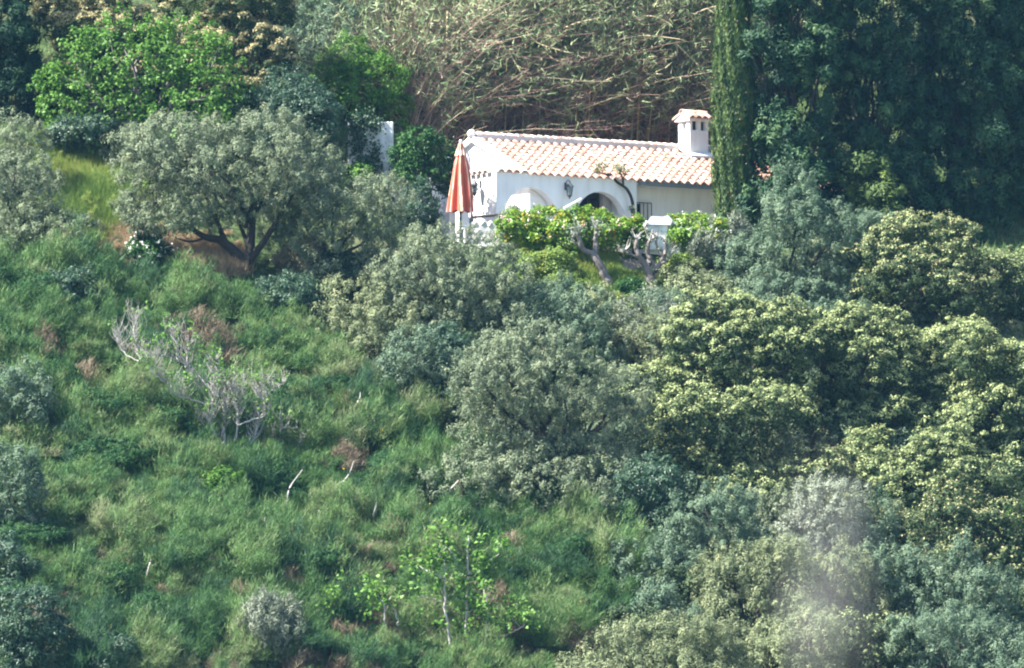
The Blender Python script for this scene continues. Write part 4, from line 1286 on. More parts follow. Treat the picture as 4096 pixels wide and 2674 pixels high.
# ------------------------------------------------------------------ beside the house
plant('citrus', (1565, 1840, 510, 775), 'round glossy orange tree before the house gable', [(1690, 580, 90, 65), (1640, 640, 75, 75), (1755, 620, 65, 70), (1710, 690, 110, 65), (1640, 710, 70, 50), (1780, 700, 45, 40), (1785, 760, 30, 22)], base=(1715, 968), fork=0.12, skirt=False, grow=0.9, Y=-0.35)
plant('shrub', (1590, 1760, 730, 950), 'dark shrub at the foot of the orange tree', base=(1670, 960))
plant('weedy', (1370, 1480, 660, 760), 'bright green bush before the ivy-covered white wall', base=(1425, 790), mat='bright')

def yucca():
    g = ground(1745, 915)
    k = kpx(g[1])
    rg = np.random.default_rng(9)
    t = thing('yucca_plant', 'spiky dark yucca rosette between the orange tree and the parasol', 'plant', tuple(g))
    c = np.array([0, 0, (915 - 845) * k])
    tube_obj('stem', [(np.array([[0, 0, -.1], [0.02, 0, c[2] * .5], c]), [.07, .06, .05])], MAT['bark'], t, 7)
    for i in range(46):
        d = rdirs(rg, 1)[0]; d[2] = abs(d[2]) * .9 - .25
        d /= np.linalg.norm(d)
        L = rg.uniform(.45, .62)
        side = np.cross(d, [0, 0, 1.0]); side /= np.linalg.norm(side)
        bm = bmesh.new()
        prev = None
        for q in range(5):
            s = q / 4
            p = c + d * L * s + np.array([0, 0, -.22 * L * s * s])
            w = .028 * (1 - s) ** .6 + .002
            a = bm.verts.new(p - side * w); m = bm.verts.new(p - np.array([0, 0, .012])); b = bm.verts.new(p + side * w)
            if prev:
                bm.faces.new((prev[0], prev[1], m, a)); bm.faces.new((prev[1], prev[2], b, m))
            prev = (a, m, b)
        bm_obj('leaf', bm, MAT['dark'], t)
yucca()

def white_ruin():
    """the white wall beyond the orange tree, half hidden by ivy"""
    c = at(1482, 700, 0.4)
    zt = at(1482, 488, 0.4)[2]
    g = float(terrain(c[0], 0.4))
    k = kpx(0.4)
    t = thing('garden_wall', 'tall white wall overgrown with ivy behind the orange tree', 'wall', (c[0], 0.4, g - 0.3))
    H = zt - g + 0.3
    W = 182 * k
    bm = bmesh.new()
    add_box(bm, (0, 0.15, H / 2), (W, 0.3, H), None, 0.02)
    bm_obj('wall_panel', bm, MAT['old_plaster'], t)
    rg = np.random.default_rng(77)
    n = 52
    C = np.stack([rg.uniform(-W * .40, W * .20, n), rg.uniform(-.12, -.02, n), H - rg.uniform(-.12, 1.9, n)], 1)
    C = C[~((np.abs(C[:, 0] - W * .05) < .08) & (rg.random(len(C)) < .5))]
    idx = np.repeat(np.arange(len(C)), 60)
    P = C[idx] + rg.normal(size=(len(idx), 3)) * np.array([.12, .06, .14])
    N = nrm(rdirs(rg, len(idx)) + np.array([-.3, -.9, .4]))
    lf = leaves(rg, P, N, .08, .06, False)
    link('ivy', mesh_np('ivy', lf, 4, MAT['dark'], rg.random(len(idx))), t)
    # low white wall running on to the court
    a = at(1575, 700, 1.0); b = at(1700, 712, 1.2)
    za = at(1575, 706, 1.0)[2]
    lw = thing('low_wall', 'low white wall between the ivy-covered wall and the orange tree', 'wall', ((a[0] + b[0]) / 2, 1.1, FLOOR - .2))
    bm = bmesh.new()
    add_box(bm, (0, 0, (za - FLOOR + .2) / 2), (b[0] - a[0] + 0.3, 0.25, za - FLOOR + .2), Matrix.Rotation(-0.18, 3, 'Z'), 0.015)
    bm_obj('wall_panel', bm, MAT['plaster'], lw)
white_ruin()

# hedge in flower before the parapet
FL = ('flower_pink', 40, 0.05)
HG = 'flowering bushes along the parapet'
plant('hedge', (1985, 2290, 795, 1015), 'tall bright flowering bush hiding the parapet below the first arch', [(2100, 905, 90, 65), (2200, 885, 75, 55), (2060, 930, 75, 70), (2180, 950, 95, 65), (2260, 920, 60, 60)], base=(2130, 1025), group=HG, grow=0.9, flowers=FL)
plant('hedge', (2210, 2490, 800, 1015), 'bright flowering bush hiding the parapet below the second arch', [(2300, 895, 70, 60), (2390, 900, 70, 55), (2290, 950, 90, 65), (2420, 940, 85, 65), (2460, 920, 60, 55)], base=(2350, 1030), group=HG, grow=0.9, flowers=FL)
plant('hedge', (2470, 2590, 860, 1010), 'small flowering bush beside the white masonry block', base=(2530, 1040), group=HG, grow=0.9, flowers=('flower_pink', 20, 0.05))
plant('hedge', (2680, 2915, 840, 1000), 'flowering bush with white blossoms between the masonry block and slender cypress', [(2770, 900, 80, 50), (2850, 920, 60, 50), (2730, 940, 60, 55), (2800, 950, 90, 50)], base=(2790, 1030), group=HG, grow=0.9, flowers=('flower_white', 36, 0.055))
plant('shrub', (2010, 2100, 835, 900), 'low grey-green bush at the foot of the porch corner', base=(2050, 990), mat='olive')

# weedy bank below the hedge
plant('weedy', (2040, 2330, 1010, 1180), 'yellow-green weedy bush on the bank below the first arch', base=(2180, 1190))
plant('weedy', (2150, 2390, 1110, 1300), 'lush green weedy bush below the leaning pruned tree', base=(2270, 1310))
plant('weedy', (2410, 2570, 1190, 1340), 'lush green bush at the foot of the forked pruned tree', base=(2490, 1345))
plant('shrub', (2470, 2570, 1115, 1205), 'dark teal bush between the two pruned trunks', base=(2520, 1212), mat='citrus', grow=1.0)
plant('weedy', (2640, 2800, 1020, 1130), 'yellowish weed clump beside the bare soil strip', base=(2720, 1135))

# the two gnarled, pruned trees
def pruned(label, base, limbs, seed, tufts):
    rg = np.random.default_rng(seed)
    g = ground(*base)
    k = kpx(g[1])
    t = thing('pruned_tree', label, 'tree', tuple(g))
    paths = []
    tips = []
    for r0, r1, pts in limbs:
        p = smooth_path(np.array([((x - base[0]) * k, d, (base[1] - y) * k) for x, y, d in pts]), 5)
        p[1:-1] += rg.normal(size=(len(p) - 2, 3)) * 0.012
        r = 0.78 * np.linspace(r0, r1, len(p)) * rg.uniform(.88, 1.15, len(p))
        paths.append((p, r))
        tips.append(p[-1])
    tube_obj('trunk', paths, MAT['bark_grey'], t, 8)
    tw = []
    for tp_ in tips[1:]:
        for q in range(7):
            e = tp_ + np.array([rg.uniform(-.22, .22), rg.uniform(-.2, .2), rg.uniform(.02, .38)])
            tw.append((curve_pts(tp_, e, rg, 5, .2), np.linspace(.022, .007, 5)))
    tube_obj('twigs', tw, MAT['bark_white'], t, 5)['kind'] = 'stuff'
    n = tufts
    idx = rg.integers(1, len(tips), n)
    P = np.array(tips)[idx] + rg.normal(size=(n, 3)) * np.array([.16, .16, .12]) + np.array([0, 0, .08])
    lf = leaves(rg, P, rdirs(rg, n), .08, .045, False)
    link('foliage', mesh_np('foliage', lf, 4, MAT['olive_blue'], rg.random(n)), t)
pruned('leaning pruned tree with two bare arms below the hedge', (2445, 1150),
       [(.19, .13, [(2450, 1175, 0), (2425, 1110, 0), (2400, 1060, 0), (2370, 1015, 0)]),
        (.11, .08, [(2372, 1018, 0), (2335, 1000, -.05), (2318, 965, -.1), (2310, 925, -.1)]),
        (.11, .07, [(2378, 1025, 0), (2385, 985, .1), (2380, 950, .1), (2390, 915, .1)]),
        (.06, .04, [(2330, 995, -.05), (2300, 975, -.1), (2290, 950, -.1)])], 5, 260)
pruned('forked pruned tree with bare silvery arms before the masonry block', (2618, 1195),
       [(.17, .14, [(2622, 1225, 0), (2610, 1150, 0), (2598, 1105, 0), (2585, 1070, 0)]),
        (.12, .07, [(2588, 1075, 0), (2560, 1030, -.1), (2545, 1000, -.1), (2548, 960, -.1)]),
        (.10, .06, [(2595, 1090, 0), (2600, 1040, .1), (2590, 1005, .1), (2600, 960, .1)]),
        (.11, .06, [(2605, 1120, 0), (2635, 1060, .1), (2660, 1020, .1), (2665, 975, .1)]),
        (.07, .04, [(2640, 1055, .1), (2665, 1045, .1), (2690, 1010, .1)]),
        (.06, .04, [(2565, 1035, -.1), (2525, 1020, -.15), (2495, 1005, -.2)]),
        (.06, .04, [(2655, 1025, .1), (2630, 990, .1), (2625, 955, .1)])], 6, 200)

def facade_tree():
    """thin tree climbing the arcade"""
    Y = at(2525, 860, 0)[1]
    b = hp(4.62, -0.28, 0)
    k = kpx(b[1])
    bx, by = proj(b)
    t = thing('trained_tree', 'thin bare-stemmed tree bending up the arcade to leafy tips on the eaves', 'tree', tuple(b))
    rg = np.random.default_rng(8)
    def P(*pts): return smooth_path(np.array([((x - bx) * k, d, (by - y) * k) for x, y, d in pts]), 5)
    paths = []
    for r0, r1, pts in [(.05, .042, [(bx, by + 10, 0), (2533, 860, 0), (2528, 800, 0), (2510, 760, 0), (2490, 742, -.02)]),
                        (.042, .03, [(2490, 742, -.02), (2465, 725, -.04), (2450, 705, -.06), (2420, 698, -.1), (2395, 690, -.15)]),
                        (.035, .022, [(2492, 743, -.02), (2492, 720, -.05), (2485, 700, -.1), (2475, 680, -.12)]),
                        (.02, .012, [(2450, 705, -.06), (2430, 700, -.1), (2405, 705, -.1)])]:
        p = P(*pts); paths.append((p, np.linspace(r0, r1, len(p))))
    tube_obj('trunk', paths, MAT['bark'], t, 7)
    cs = [(2395, 672, .13, 90), (2415, 665, .12, 80), (2470, 668, .14, 110), (2485, 678, .13, 90), (2503, 690, .10, 60), (2385, 690, .08, 40), (2528, 835, .06, 50), (2530, 850, .06, 40)]
    Pp, nn = [], 0
    for x, y, r, n in cs:
        Pp.append(np.array([(x - bx) * k, -.12, (by - y) * k]) + rg.normal(size=(n, 3)) * r * .6)
    Pp = np.concatenate(Pp)
    lf = leaves(rg, Pp, nrm(rdirs(rg, len(Pp)) + np.array([-.3, -.3, .6])), .07, .045, False)
    link('crown', mesh_np('crown', lf, 4, MAT['olive_yellow'], rg.random(len(Pp))), t)
facade_tree()

# ------------------------------------------------------------------ cypresses beyond the chimney
def slender():
    SEED[0] += 1
    rng = np.random.default_rng(SEED[0])
    g = foot(2935, 1000, 1.2)
    k = kpx(g[1])
    t = thing('slender_cypress', 'tall slender cypress with a sunlit yellow-green flank beside the chimney', 'tree', tuple(g))
    H = (985 + 330) * k
    R0 = 97 * k
    n = 60000
    z = rng.uniform(0.0, 1, n)
    a = rng.uniform(0, 2 * math.pi, n)
    prof = np.minimum(1, 0.72 + z * 1.1) * np.where(z > 0.55, np.maximum(0.10, 1 - (z - 0.55) * 1.25), 1.0)
    strand = 0.88 + 0.08 * np.sin(a * 7 + 3 * np.sin(z * 9)) * np.sin(z * 34 + a * 5) + 0.06 * np.sin(a * 13 + z * 21) + 0.05 * np.sin(z * 75 + 4 * np.sin(a * 3))
    r = R0 * prof * strand * rng.uniform(0.55, 1.0, n) ** .7 * (1 + (rng.random(n) < .08) * rng.uniform(0, .14, n))
    P = np.stack([r * np.cos(a), r * np.sin(a), z * H], 1)
    out = np.stack([np.cos(a), np.sin(a), np.zeros(n)], 1)
    ax = nrm(out * 0.5 + np.array([0, 0, 1.0]) + rdirs(rng, n) * .35)
    N = nrm(out + rdirs(rng, n) * 0.55)
    v = leaves(rng, P, N, 0.14, 0.042, True, ax, 0.9)
    tint = np.clip(0.4 + 0.25 * np.sin(a * 9 + z * 30) + rng.normal(0, .2, n), 0, 1)
    link('crown', mesh_np('crown', v, 3, MAT['slender'], tint), t)
    tube_obj('trunk', [(np.array([[0, 0, -.3], [0, 0, H * .5], [0, 0, H * .95]]), [.16, .09, .02])], MAT['bark'], t, 8)
    # small cones
    n = 130
    z = rng.uniform(.1, .95, n); a = rng.uniform(math.pi, 2 * math.pi, n)
    P = np.stack([R0 * .97 * np.cos(a), R0 * .97 * np.sin(a), z * H], 1)
    P = np.repeat(P, 4, axis=0) + rng.normal(size=(n * 4, 3)) * .012
    v = leaves(rng, P, rdirs(rng, n * 4), .045, .045, False)
    link('cones', mesh_np('cones', v, 4, MAT['dry'], rng.random(n * 4)), t)['kind'] = 'stuff'
slender()
def boughs(x0, x1, y0, y1, n, seed, r0=70, r1=120):
    rg = np.random.default_rng(seed)
    out = column(x0 + 50, x1 - 50, y0, y1, 9, seed, .3, .1)
    W = x1 - x0
    for i in range(n):
        t = rg.random()
        r = rg.uniform(r0, r1) * (1 - .25 * t)
        out.append(((x0 + x1) / 2 + rg.uniform(-.42, .42) * W * (1 - .3 * t), y1 - (y1 - y0) * t, r * .85, r * .7, rg.uniform(-1.4, .2)))
    return out
plant('conifer', (2930, 3370, -330, 950), 'dark bushy cypress next to the slender cypress', boughs(2930, 3370, -330, 950, 46, 51, 45, 85), base=(3150, 985), Y=1.8)
plant('conifer', (3250, 3720, -330, 980), 'dark bushy cypress second along from the slender cypress', boughs(3250, 3720, -330, 980, 48, 52, 45, 85), base=(3480, 1015), Y=3.0)
plant('conifer', (3600, 4060, -330, 1020), 'dark bushy cypress behind the rounded pale-tipped oak', boughs(3600, 4060, -330, 1020, 48, 53, 45, 85), base=(3830, 1050), Y=4.2)
plant('conifer', (3900, 4400, -330, 1060), 'dark bushy cypress cut by the edge of the view', boughs(3900, 4400, -330, 1060, 48, 54, 45, 85), base=(4140, 1090), Y=5.5)
plant('bright', (3480, 3860, -200, 330), 'yellow-green tree rising behind the dark cypresses', scatter_lobes(3480, 3860, -200, 330, 9, 55, 80, 110), base=(3660, 420), mat='olive_yellow')
plant('conifer', (3050, 3300, 620, 1000), 'low dark conifer at the foot of the cypress row', boughs(3050, 3300, 640, 980, 6, 56, 60, 80), base=(3180, 1010), Y=0.2)
plant('conifer', (3330, 3620, 640, 1010), 'low yellowish conifer at the foot of the cypress row', boughs(3330, 3620, 660, 990, 8, 57, 60, 85), base=(3480, 1060), mat='slender', Y=1.2)

# ------------------------------------------------------------------ cane thicket on the bank behind the house
def canes():
    rng = np.random.default_rng(21)
    # feet of the canes: sample pixels over the bank, keep the ground hit
    paths, pale = [], []
    feet = []
    for i in range(1500):
        px = rng.uniform(1520, 3000); py = rng.uniform(60, 640)
        g = ground(px, py)
        if g[1] < 4.0: continue
        feet.append(g)
    feet = np.array(feet)
    leafP, leafA, dryP, dryA = [], [], [], []
    for j, g in enumerate(feet):
        # each stool of canes leans its own way, following a slow swirl over the bank
        az0 = 1.6 * math.sin(g[0] * .9 + g[2] * .6) + .9 * math.sin(g[0] * .37 - g[2] * 1.1) + rng.normal(0, .8) + (math.pi if rng.random() < .45 else 0)
        lean0 = abs(rng.normal(.35, .3))
        green = rng.random() < np.clip(.18 + (g[2] - 4.7) * .32, .1, .95)
        for q in range(4):
            f = g + np.array([rng.normal(0, .16), rng.normal(0, .16), 0])
            f[2] = terrain(f[0], f[1]) - .05
            L = rng.uniform(2.0, 3.9)
            az = az0 + rng.normal(0, .25)
            lean = lean0 + abs(rng.normal(0, .12)) + (0.6 if rng.random() < .2 else 0)
            d = np.array([math.cos(az) * lean, math.sin(az) * lean * .5 - .15, 1.0]); d /= np.linalg.norm(d)
            t = np.linspace(0, 1, 6)[:, None]
            drop = rng.uniform(.2, .75) * lean
            p = f + d * L * t + np.array([math.cos(az), math.sin(az) * .4 - .2, -.9]) * drop * L * .6 * t ** 2
            paths.append((p, np.linspace(.018, .008, 6)))
            nl = rng.integers(7, 13)
            k = 2 + rng.random(nl) * 2.99
            i0 = k.astype(int); fr = (k - i0)[:, None]
            lp = p[i0] * (1 - fr) + p[i0 + 1] * fr
            dd = nrm(p[i0 + 1] - p[i0])
            if green:
                leafP.append(lp); leafA.append(dd)
            else:
                dryP.append(lp); dryA.append(dd)
            nd = 5
            k = rng.random(nd) * 4
            i0 = k.astype(int); fr = (k - i0)[:, None]
            dryP.append(p[i0] * (1 - fr) + p[i0 + 1] * fr); dryA.append(nrm(p[i0 + 1] - p[i0]))
    v, f = tubes(paths, 3)
    me = bpy.data.meshes.new('cane_stems')
    me.from_pydata(v.tolist(), [], f)
    a = me.attributes.new('tint', 'FLOAT', 'FACE')
    tv = np.repeat(np.clip(rng.normal(.35, .28, len(paths)), 0, 1), 15)
    a.data.foreach_set('value', tv.astype(np.float32))
    me.materials.append(MAT['cane_dry'])
    o = link('cane_thicket', me)
    tag(o, 'tangled thicket of dry brown canes on the bank behind the house', None, None, 'stuff')
    for nm, PP, AA, mat, L, W, lab in (('cane_leaves', leafP, leafA, 'cane_leaf', .27, .034, 'green leaves of the cane thicket'), ('dry_cane_leaves', dryP, dryA, 'cane_dry', .30, .02, 'dry brown leaves hanging in the cane thicket')):
        P = np.concatenate(PP); A = np.concatenate(AA)
        n = len(P)
        P = np.repeat(P, 2, axis=0) + rng.normal(size=(n * 2, 3)) * .07
        A = np.repeat(A, 2, axis=0)
        ax = nrm(A * .7 + rdirs(rng, 2 * n) * .85 + np.array([0, 0, -.15]))
        lv = leaves(rng, P, rdirs(rng, 2 * n), L, W, True, ax, .95)
        ob = link(nm, mesh_np(nm, lv, 3, MAT[mat], np.clip(np.repeat(rng.normal(.45, .22, n // 8 + 1), 16)[:2 * n] + rng.normal(0, .15, 2 * n), 0, 1)))
        tag(ob, lab, None, None, 'stuff')
canes()

ARCH = [  # pale canes that arch out of the thicket, photo pixels traced along each
    [(1810, 310), (1850, 280), (1920, 262), (1990, 250)], [(1820, 115), (1870, 145), (1930, 165), (2010, 170)], [(1840, 130), (1880, 170), (1910, 200)],
    [(2105, 125), (2140, 165), (2180, 185), (2250, 205)], [(2170, 200), (2210, 235), (2265, 258)], [(2390, 178), (2470, 160), (2560, 145), (2640, 148), (2720, 158)],
    [(2250, 115), (2320, 90), (2400, 72)], [(2360, 360), (2400, 335), (2450, 310)], [(2310, 445), (2390, 415), (2490, 380)], [(2235, 410), (2270, 440), (2290, 462)],
    [(2340, 490), (2390, 550), (2440, 590)], [(2700, 170), (2760, 230), (2800, 268)], [(2560, 335), (2600, 310), (2630, 285)], [(1800, 480), (1880, 462), (1960, 450)],
    [(1790, 45), (1810, 70), (1830, 90)], [(2560, 65), (2620, 68), (2680, 95)], [(1680, 120), (1700, 150), (1725, 168)], [(1720, 400), (1770, 340), (1800, 312)],
    [(2770, 60), (2830, 35), (2890, 22)], [(2610, 400), (2680, 365), (2730, 342)], [(1618, 520), (1632, 450), (1648, 400)], [(2030, 195), (2060, 250), (2090, 300)],
]
def arching():
    rng = np.random.default_rng(31)
    for tr in ARCH:
        mid = tr[len(tr) // 2]
        g = ground(mid[0], min(mid[1] + 330, 640))
        Y = max(g[1] - 1.9, 5.2)
        # a real cane: foot on the bank, arching tip along the traced line
        pts = [at(x, y, Y - 0.15 * i) for i, (x, y) in enumerate(tr)]
        foot = np.array([pts[0][0] + (pts[0][0] - pts[1][0]) * .8, Y + 0.5, 0])
        foot[2] = float(terrain(foot[0], foot[1]))
        if foot[2] > pts[0][2]: foot[2] = pts[0][2] - .3
        p = smooth_path(np.array(pts), 5)
        row = 'at the top of' if mid[1] < 110 else 'in the upper part of' if mid[1] < 220 else 'halfway down' if mid[1] < 400 else 'low in'
        colw = 'above the orange tree' if mid[0] < 1760 else 'above the gable' if mid[0] < 1990 else 'above the first arch' if mid[0] < 2300 else 'above the second arch' if mid[0] < 2540 else 'beside the chimney' if mid[0] < 2740 else 'beside the slender cypress'
        sl = (tr[-1][1] - tr[0][1]) / (tr[-1][0] - tr[0][0])
        way = 'falling steeply' if sl > .75 else 'falling' if sl > .2 else 'lying nearly level' if sl > -.2 else 'rising' if sl > -.75 else 'rising steeply'
        t = thing('arching_cane', f'pale cane {way} {row} the thicket {colw}', 'cane', tuple(foot), 'pale canes arching out of the thicket')
        p = p - foot
        pp = np.vstack([[0, 0, 0], p])
        tube_obj('stalk', [(pp, np.linspace(.028, .013, len(pp)))], MAT['cane_pale'], t, 5)
        n = 14
        i = rng.integers(len(p) // 2, len(p), n)
        lf = leaves(rng, p[i], rdirs(rng, n), .3, .03, True, nrm(np.tile(p[-1] - p[-2], (n, 1)) + np.array([0, 0, -.02])), .6)
        link('leaves', mesh_np('leaves', lf, 3, MAT['cane_leaf'], rng.random(n) * .5 + .5), t)
arching()

# ------------------------------------------------------------------ bare fig tree and young fig tree
def skeleton_tree(name, label, base, limbs, seed, tw_n, tw_len, mat, leaf=None, up=0.9, group=None, extra=None):
    rg = np.random.default_rng(seed)
    g = ground(*base)
    k = kpx(g[1])
    t = thing(name, label, 'tree', tuple(g), group)
    paths, tw, tips = [], [], []
    for r0, r1, pts in limbs:
        r0, r1 = r0 * (.4 if seed == 61 and r0 < .1 else .55), r1 * (.36 if seed == 61 else .5)
        d0 = rg.uniform(-.5, .5)
        q = np.array([((x - base[0]) * k, d0 * (i / max(1, len(pts) - 1)), (base[1] - y) * k) for i, (x, y) in enumerate(pts)])
        p = smooth_path(q, 5)
        p[1:-1] += rg.normal(size=(len(p) - 2, 3)) * 0.014
        paths.append((p, np.linspace(r0, r1, len(p)) * rg.uniform(.9, 1.12, len(p))))
        tips.append(p[-1])
        Lp = np.linalg.norm(np.diff(p, axis=0), axis=1).sum()
        for j in range(int(tw_n * Lp)):
            i = rg.integers(len(p) // 3, len(p))
            dd = rdirs(rg, 1)[0] * np.array([.7, .7, .4]) + np.array([0, 0, up])
            L = rg.uniform(.4, 1.2) * tw_len
            e = p[i] + dd * L
            c = curve_pts(p[i], e, rg, 5, .12, -.12)
            rr = max(.008, r1 * rg.uniform(.6, 1.0))
            tw.append((c, np.linspace(rr, rr * .35, 5)))
            tips.append(c[-1])
            for m in range(rg.integers(0, 3)):
                jx = rg.integers(2, 5)
                e2 = c[jx] + (rdirs(rg, 1)[0] * .7 + np.array([0, 0, up])) * L * .45
                tw.append((curve_pts(c[jx], e2, rg, 4, .1, -.1), np.linspace(rr * .5, rr * .25, 4)))
                tips.append(e2)
    tube_obj('trunk', paths, MAT[mat], t, 7)
    tube_obj('twigs', tw, MAT[mat], t, 4)['kind'] = 'stuff'
    if leaf:
        share, per, L, W, m, rad = leaf
        tips = np.array(tips)
        sel = rg.choice(len(tips), int(len(tips) * share), replace=False)
        C = tips[sel]
        if extra is not None:
            ex = np.array([((x - base[0]) * k, rg.uniform(-.5, .3), (base[1] - y) * k) for x, y in extra])
            C = np.concatenate([C, ex])
        idx = np.repeat(np.arange(len(C)), per)
        P = C[idx] + rg.normal(size=(len(idx), 3)) * rad
        N = nrm(rdirs(rg, len(idx)) * .8 + np.array([-.1, -.2, .7]))
        lf = leaves(rg, P, N, L, W, False)
        link('crown', mesh_np('crown', lf, 4, MAT[m], np.clip(rg.normal(.55, .25, len(idx)), 0, 1)), t)

def z5(pts): return [(x * .6435, 1000 + y * .6435) for x, y in pts]
skeleton_tree('bare_fig_tree', 'bare grey fig tree with upswept twigs spreading uphill in the scrub', (912, 1905), [
    (.16, .12, z5([(1425, 1390), (1410, 1320), (1395, 1260)])),
    (.10, .05, z5([(1400, 1270), (1392, 1180), (1390, 1100), (1395, 1030), (1385, 900), (1370, 800)])),
    (.09, .04, z5([(1425, 1290), (1465, 1160), (1475, 1000), (1465, 930), (1430, 860)])),
    (.04, .022, z5([(1468, 935), (1505, 890), (1530, 830)])),
    (.08, .04, z5([(1400, 1270), (1330, 1240), (1270, 1220), (1235, 1180)])),
    (.08, .035, z5([(1395, 1260), (1325, 1120), (1312, 1060), (1322, 950), (1330, 820), (1320, 720)])),
    (.06, .03, z5([(1312, 960), (1250, 950), (1180, 925), (1090, 905), (1040, 840), (950, 770), (915, 690)])),
    (.05, .025, z5([(1300, 860), (1250, 800), (1190, 740), (1110, 690), (1000, 650), (900, 690), (840, 630)])),
    (.045, .02, z5([(1100, 680), (1085, 590), (1072, 500)])),
    (.045, .02, z5([(870, 680), (835, 590), (830, 480), (835, 420)])),
    (.04, .02, z5([(860, 690), (770, 640), (730, 570), (722, 510)])),
    (.07, .035, z5([(1440, 1260), (1510, 1210), (1580, 1170), (1600, 1060), (1610, 990)])),
    (.06, .03, z5([(1475, 1090), (1560, 1060), (1640, 1030), (1640, 950), (1600, 890), (1655, 820)])),
    (.04, .02, z5([(1600, 920), (1690, 880), (1745, 830)])),
    (.07, .03, z5([(1400, 1300), (1360, 1230), (1290, 1110), (1240, 1060)])),
    (.05, .02, z5([(1160, 740), (1210, 820), (1250, 860)])),
    (.05, .02, z5([(1150, 730), (1170, 640), (1180, 570)])),
], 61, 42.0, .45, 'bark_white', (.12, 6, .09, .08, 'fig', .05))
skeleton_tree('bare_sapling', 'low bare pale branch curving through the scrub beside the bare fig tree', (1020, 1875), [
    (.06, .045, z5([(1590, 1350), (1690, 1332), (1800, 1290), (1855, 1225), (1875, 1155)])),
    (.035, .02, z5([(1720, 1320), (1722, 1250), (1705, 1180), (1690, 1110)])),
    (.03, .018, z5([(1735, 1150), (1760, 1110), (1850, 1105)])),
    (.03, .016, z5([(1700, 1325), (1740, 1220), (1745, 1120), (1740, 1050)])),
], 62, 14.0, .4, 'bark_white', (.35, 6, .08, .07, 'fig', .05))
def z8(pts): return [(1000 + x * .7143, 1800 + y * .7143) for x, y in pts]
rg8 = np.random.default_rng(88)
clus = [(1040, 440), (1080, 400), (1110, 470), (1010, 470), (1220, 440), (1290, 490), (1370, 490), (1400, 540), (1200, 520), (1060, 560), (980, 580), (900, 590), (880, 620), (960, 640), (1100, 640),
        (1200, 600), (1290, 590), (1340, 660), (1180, 680), (1270, 680), (1130, 740), (960, 690), (740, 700), (650, 740), (700, 780), (620, 800), (760, 790), (840, 800), (690, 850), (800, 850), (880, 840), (960, 800),
        (1050, 800), (1170, 780), (1330, 780), (1430, 850), (1380, 880), (1300, 860), (1150, 860), (1470, 830), (1030, 900), (680, 910), (640, 930), (1180, 920), (1250, 930), (1380, 960), (1500, 920), (1180, 980), (1080, 960),
        (930, 960), (560, 990), (450, 790), (430, 870), (520, 720), (550, 1040), (640, 1050), (1080, 1050), (1220, 1000), (1280, 950), (1430, 1110), (1530, 960), (1600, 980), (940, 740), (1240, 780)]
skeleton_tree('young_fig_tree', 'young fig tree with white branches and bright leaf tufts at the bottom of the scrub', (1840, 2690), [
    (.085, .045, z8([(1165, 1250), (1185, 1120), (1202, 1030), (1215, 930), (1215, 770), (1222, 640), (1225, 480)])),
    (.08, .035, z8([(1135, 1240), (1130, 1150), (1110, 1000), (1092, 850), (1087, 740), (1050, 705), (1022, 690), (1020, 650)])),
    (.045, .022, z8([(1087, 745), (1095, 640), (1088, 540), (1080, 440)])),
    (.075, .035, z8([(1300, 1250), (1312, 1120), (1325, 1040), (1332, 920), (1328, 850), (1312, 760)])),
    (.04, .02, z8([(1316, 780), (1300, 690), (1295, 600)])),
    (.06, .025, z8([(1312, 1150), (1340, 1110), (1375, 1075), (1420, 1040), (1500, 1010), (1560, 950)])),
    (.055, .025, z8([(770, 1240), (760, 1100), (756, 960), (750, 870), (720, 820), (690, 780)])),
    (.04, .02, z8([(830, 985), (822, 930), (806, 890), (770, 840)])),
    (.04, .02, z8([(1150, 610), (1125, 570), (1110, 525)])),
    (.035, .018, z8([(1215, 700), (1280, 670), (1300, 650), (1385, 590)])),
    (.035, .018, z8([(1030, 695), (980, 670), (930, 650)])),
    (.035, .018, z8([(1070, 850), (1010, 830), (940, 825)])),
    (.035, .02, z8([(1255, 1090), (1258, 1030), (1250, 960)])),
    (.03, .015, z8([(1480, 1020), (1482, 960), (1470, 920)])),
    (.04, .02, z8([(560, 1240), (500, 1100), (480, 960), (450, 850)])),
], 63, 3.0, .35, 'bark_white', (.7, 13, .12, .10, 'fig', .10), up=.7, extra=z8([(x + rg8.uniform(-12, 12), y + rg8.uniform(-12, 12)) for x, y in clus]))

# loose bleached branches standing out of the scrub
STICK = [[(1340, 1945), (1375, 1925), (1400, 1890), (1415, 1845)], [(1275, 2045), (1290, 2055), (1298, 2080)], [(1495, 2055), (1503, 2030), (1506, 2010)], [(1050, 2140), (1056, 2110), (1060, 2070)],
         [(1800, 1960), (1840, 1915), (1858, 1862)], [(1428, 1615), (1440, 1590), (1442, 1570)], [(1150, 2000), (1160, 1950), (1210, 1880)], [(2080, 2190), (2090, 2250), (2098, 2230)], [(605, 2240), (590, 2290), (585, 2330)]]
DEAD = ['forked pale dead branch beneath the lower olive, curving upward','short hooked dead branch between the two fig trees','thin straight dead stick above the young fig tree','upright bleached dead stalk downhill of the bare fig tree','long dead branch leaning at the foot of the many-lobed olive','short dead stick in the scrub beside the middle olives','slanting dead branch below the bare sapling','dead twig beside the vivid green shrub behind the young fig','bleached dead stalk low in the scrub above the silvery shrub']
def sticks():
    for i, s in enumerate(STICK):
        g = ground(s[0][0], s[0][1] + 60)
        t = thing('dead_branch', DEAD[i], 'branch', tuple(g), 'bleached dead branches in the scrub')
        p = smooth_path(np.array([at(x, y, g[1] - 1.1) for x, y in s]) - g, 4)
        p = np.vstack([[0, 0, -.05], p])
        tube_obj('stick', [(p, np.linspace(.03, .012, len(p)))], MAT['bark_white'], t, 5)
sticks()

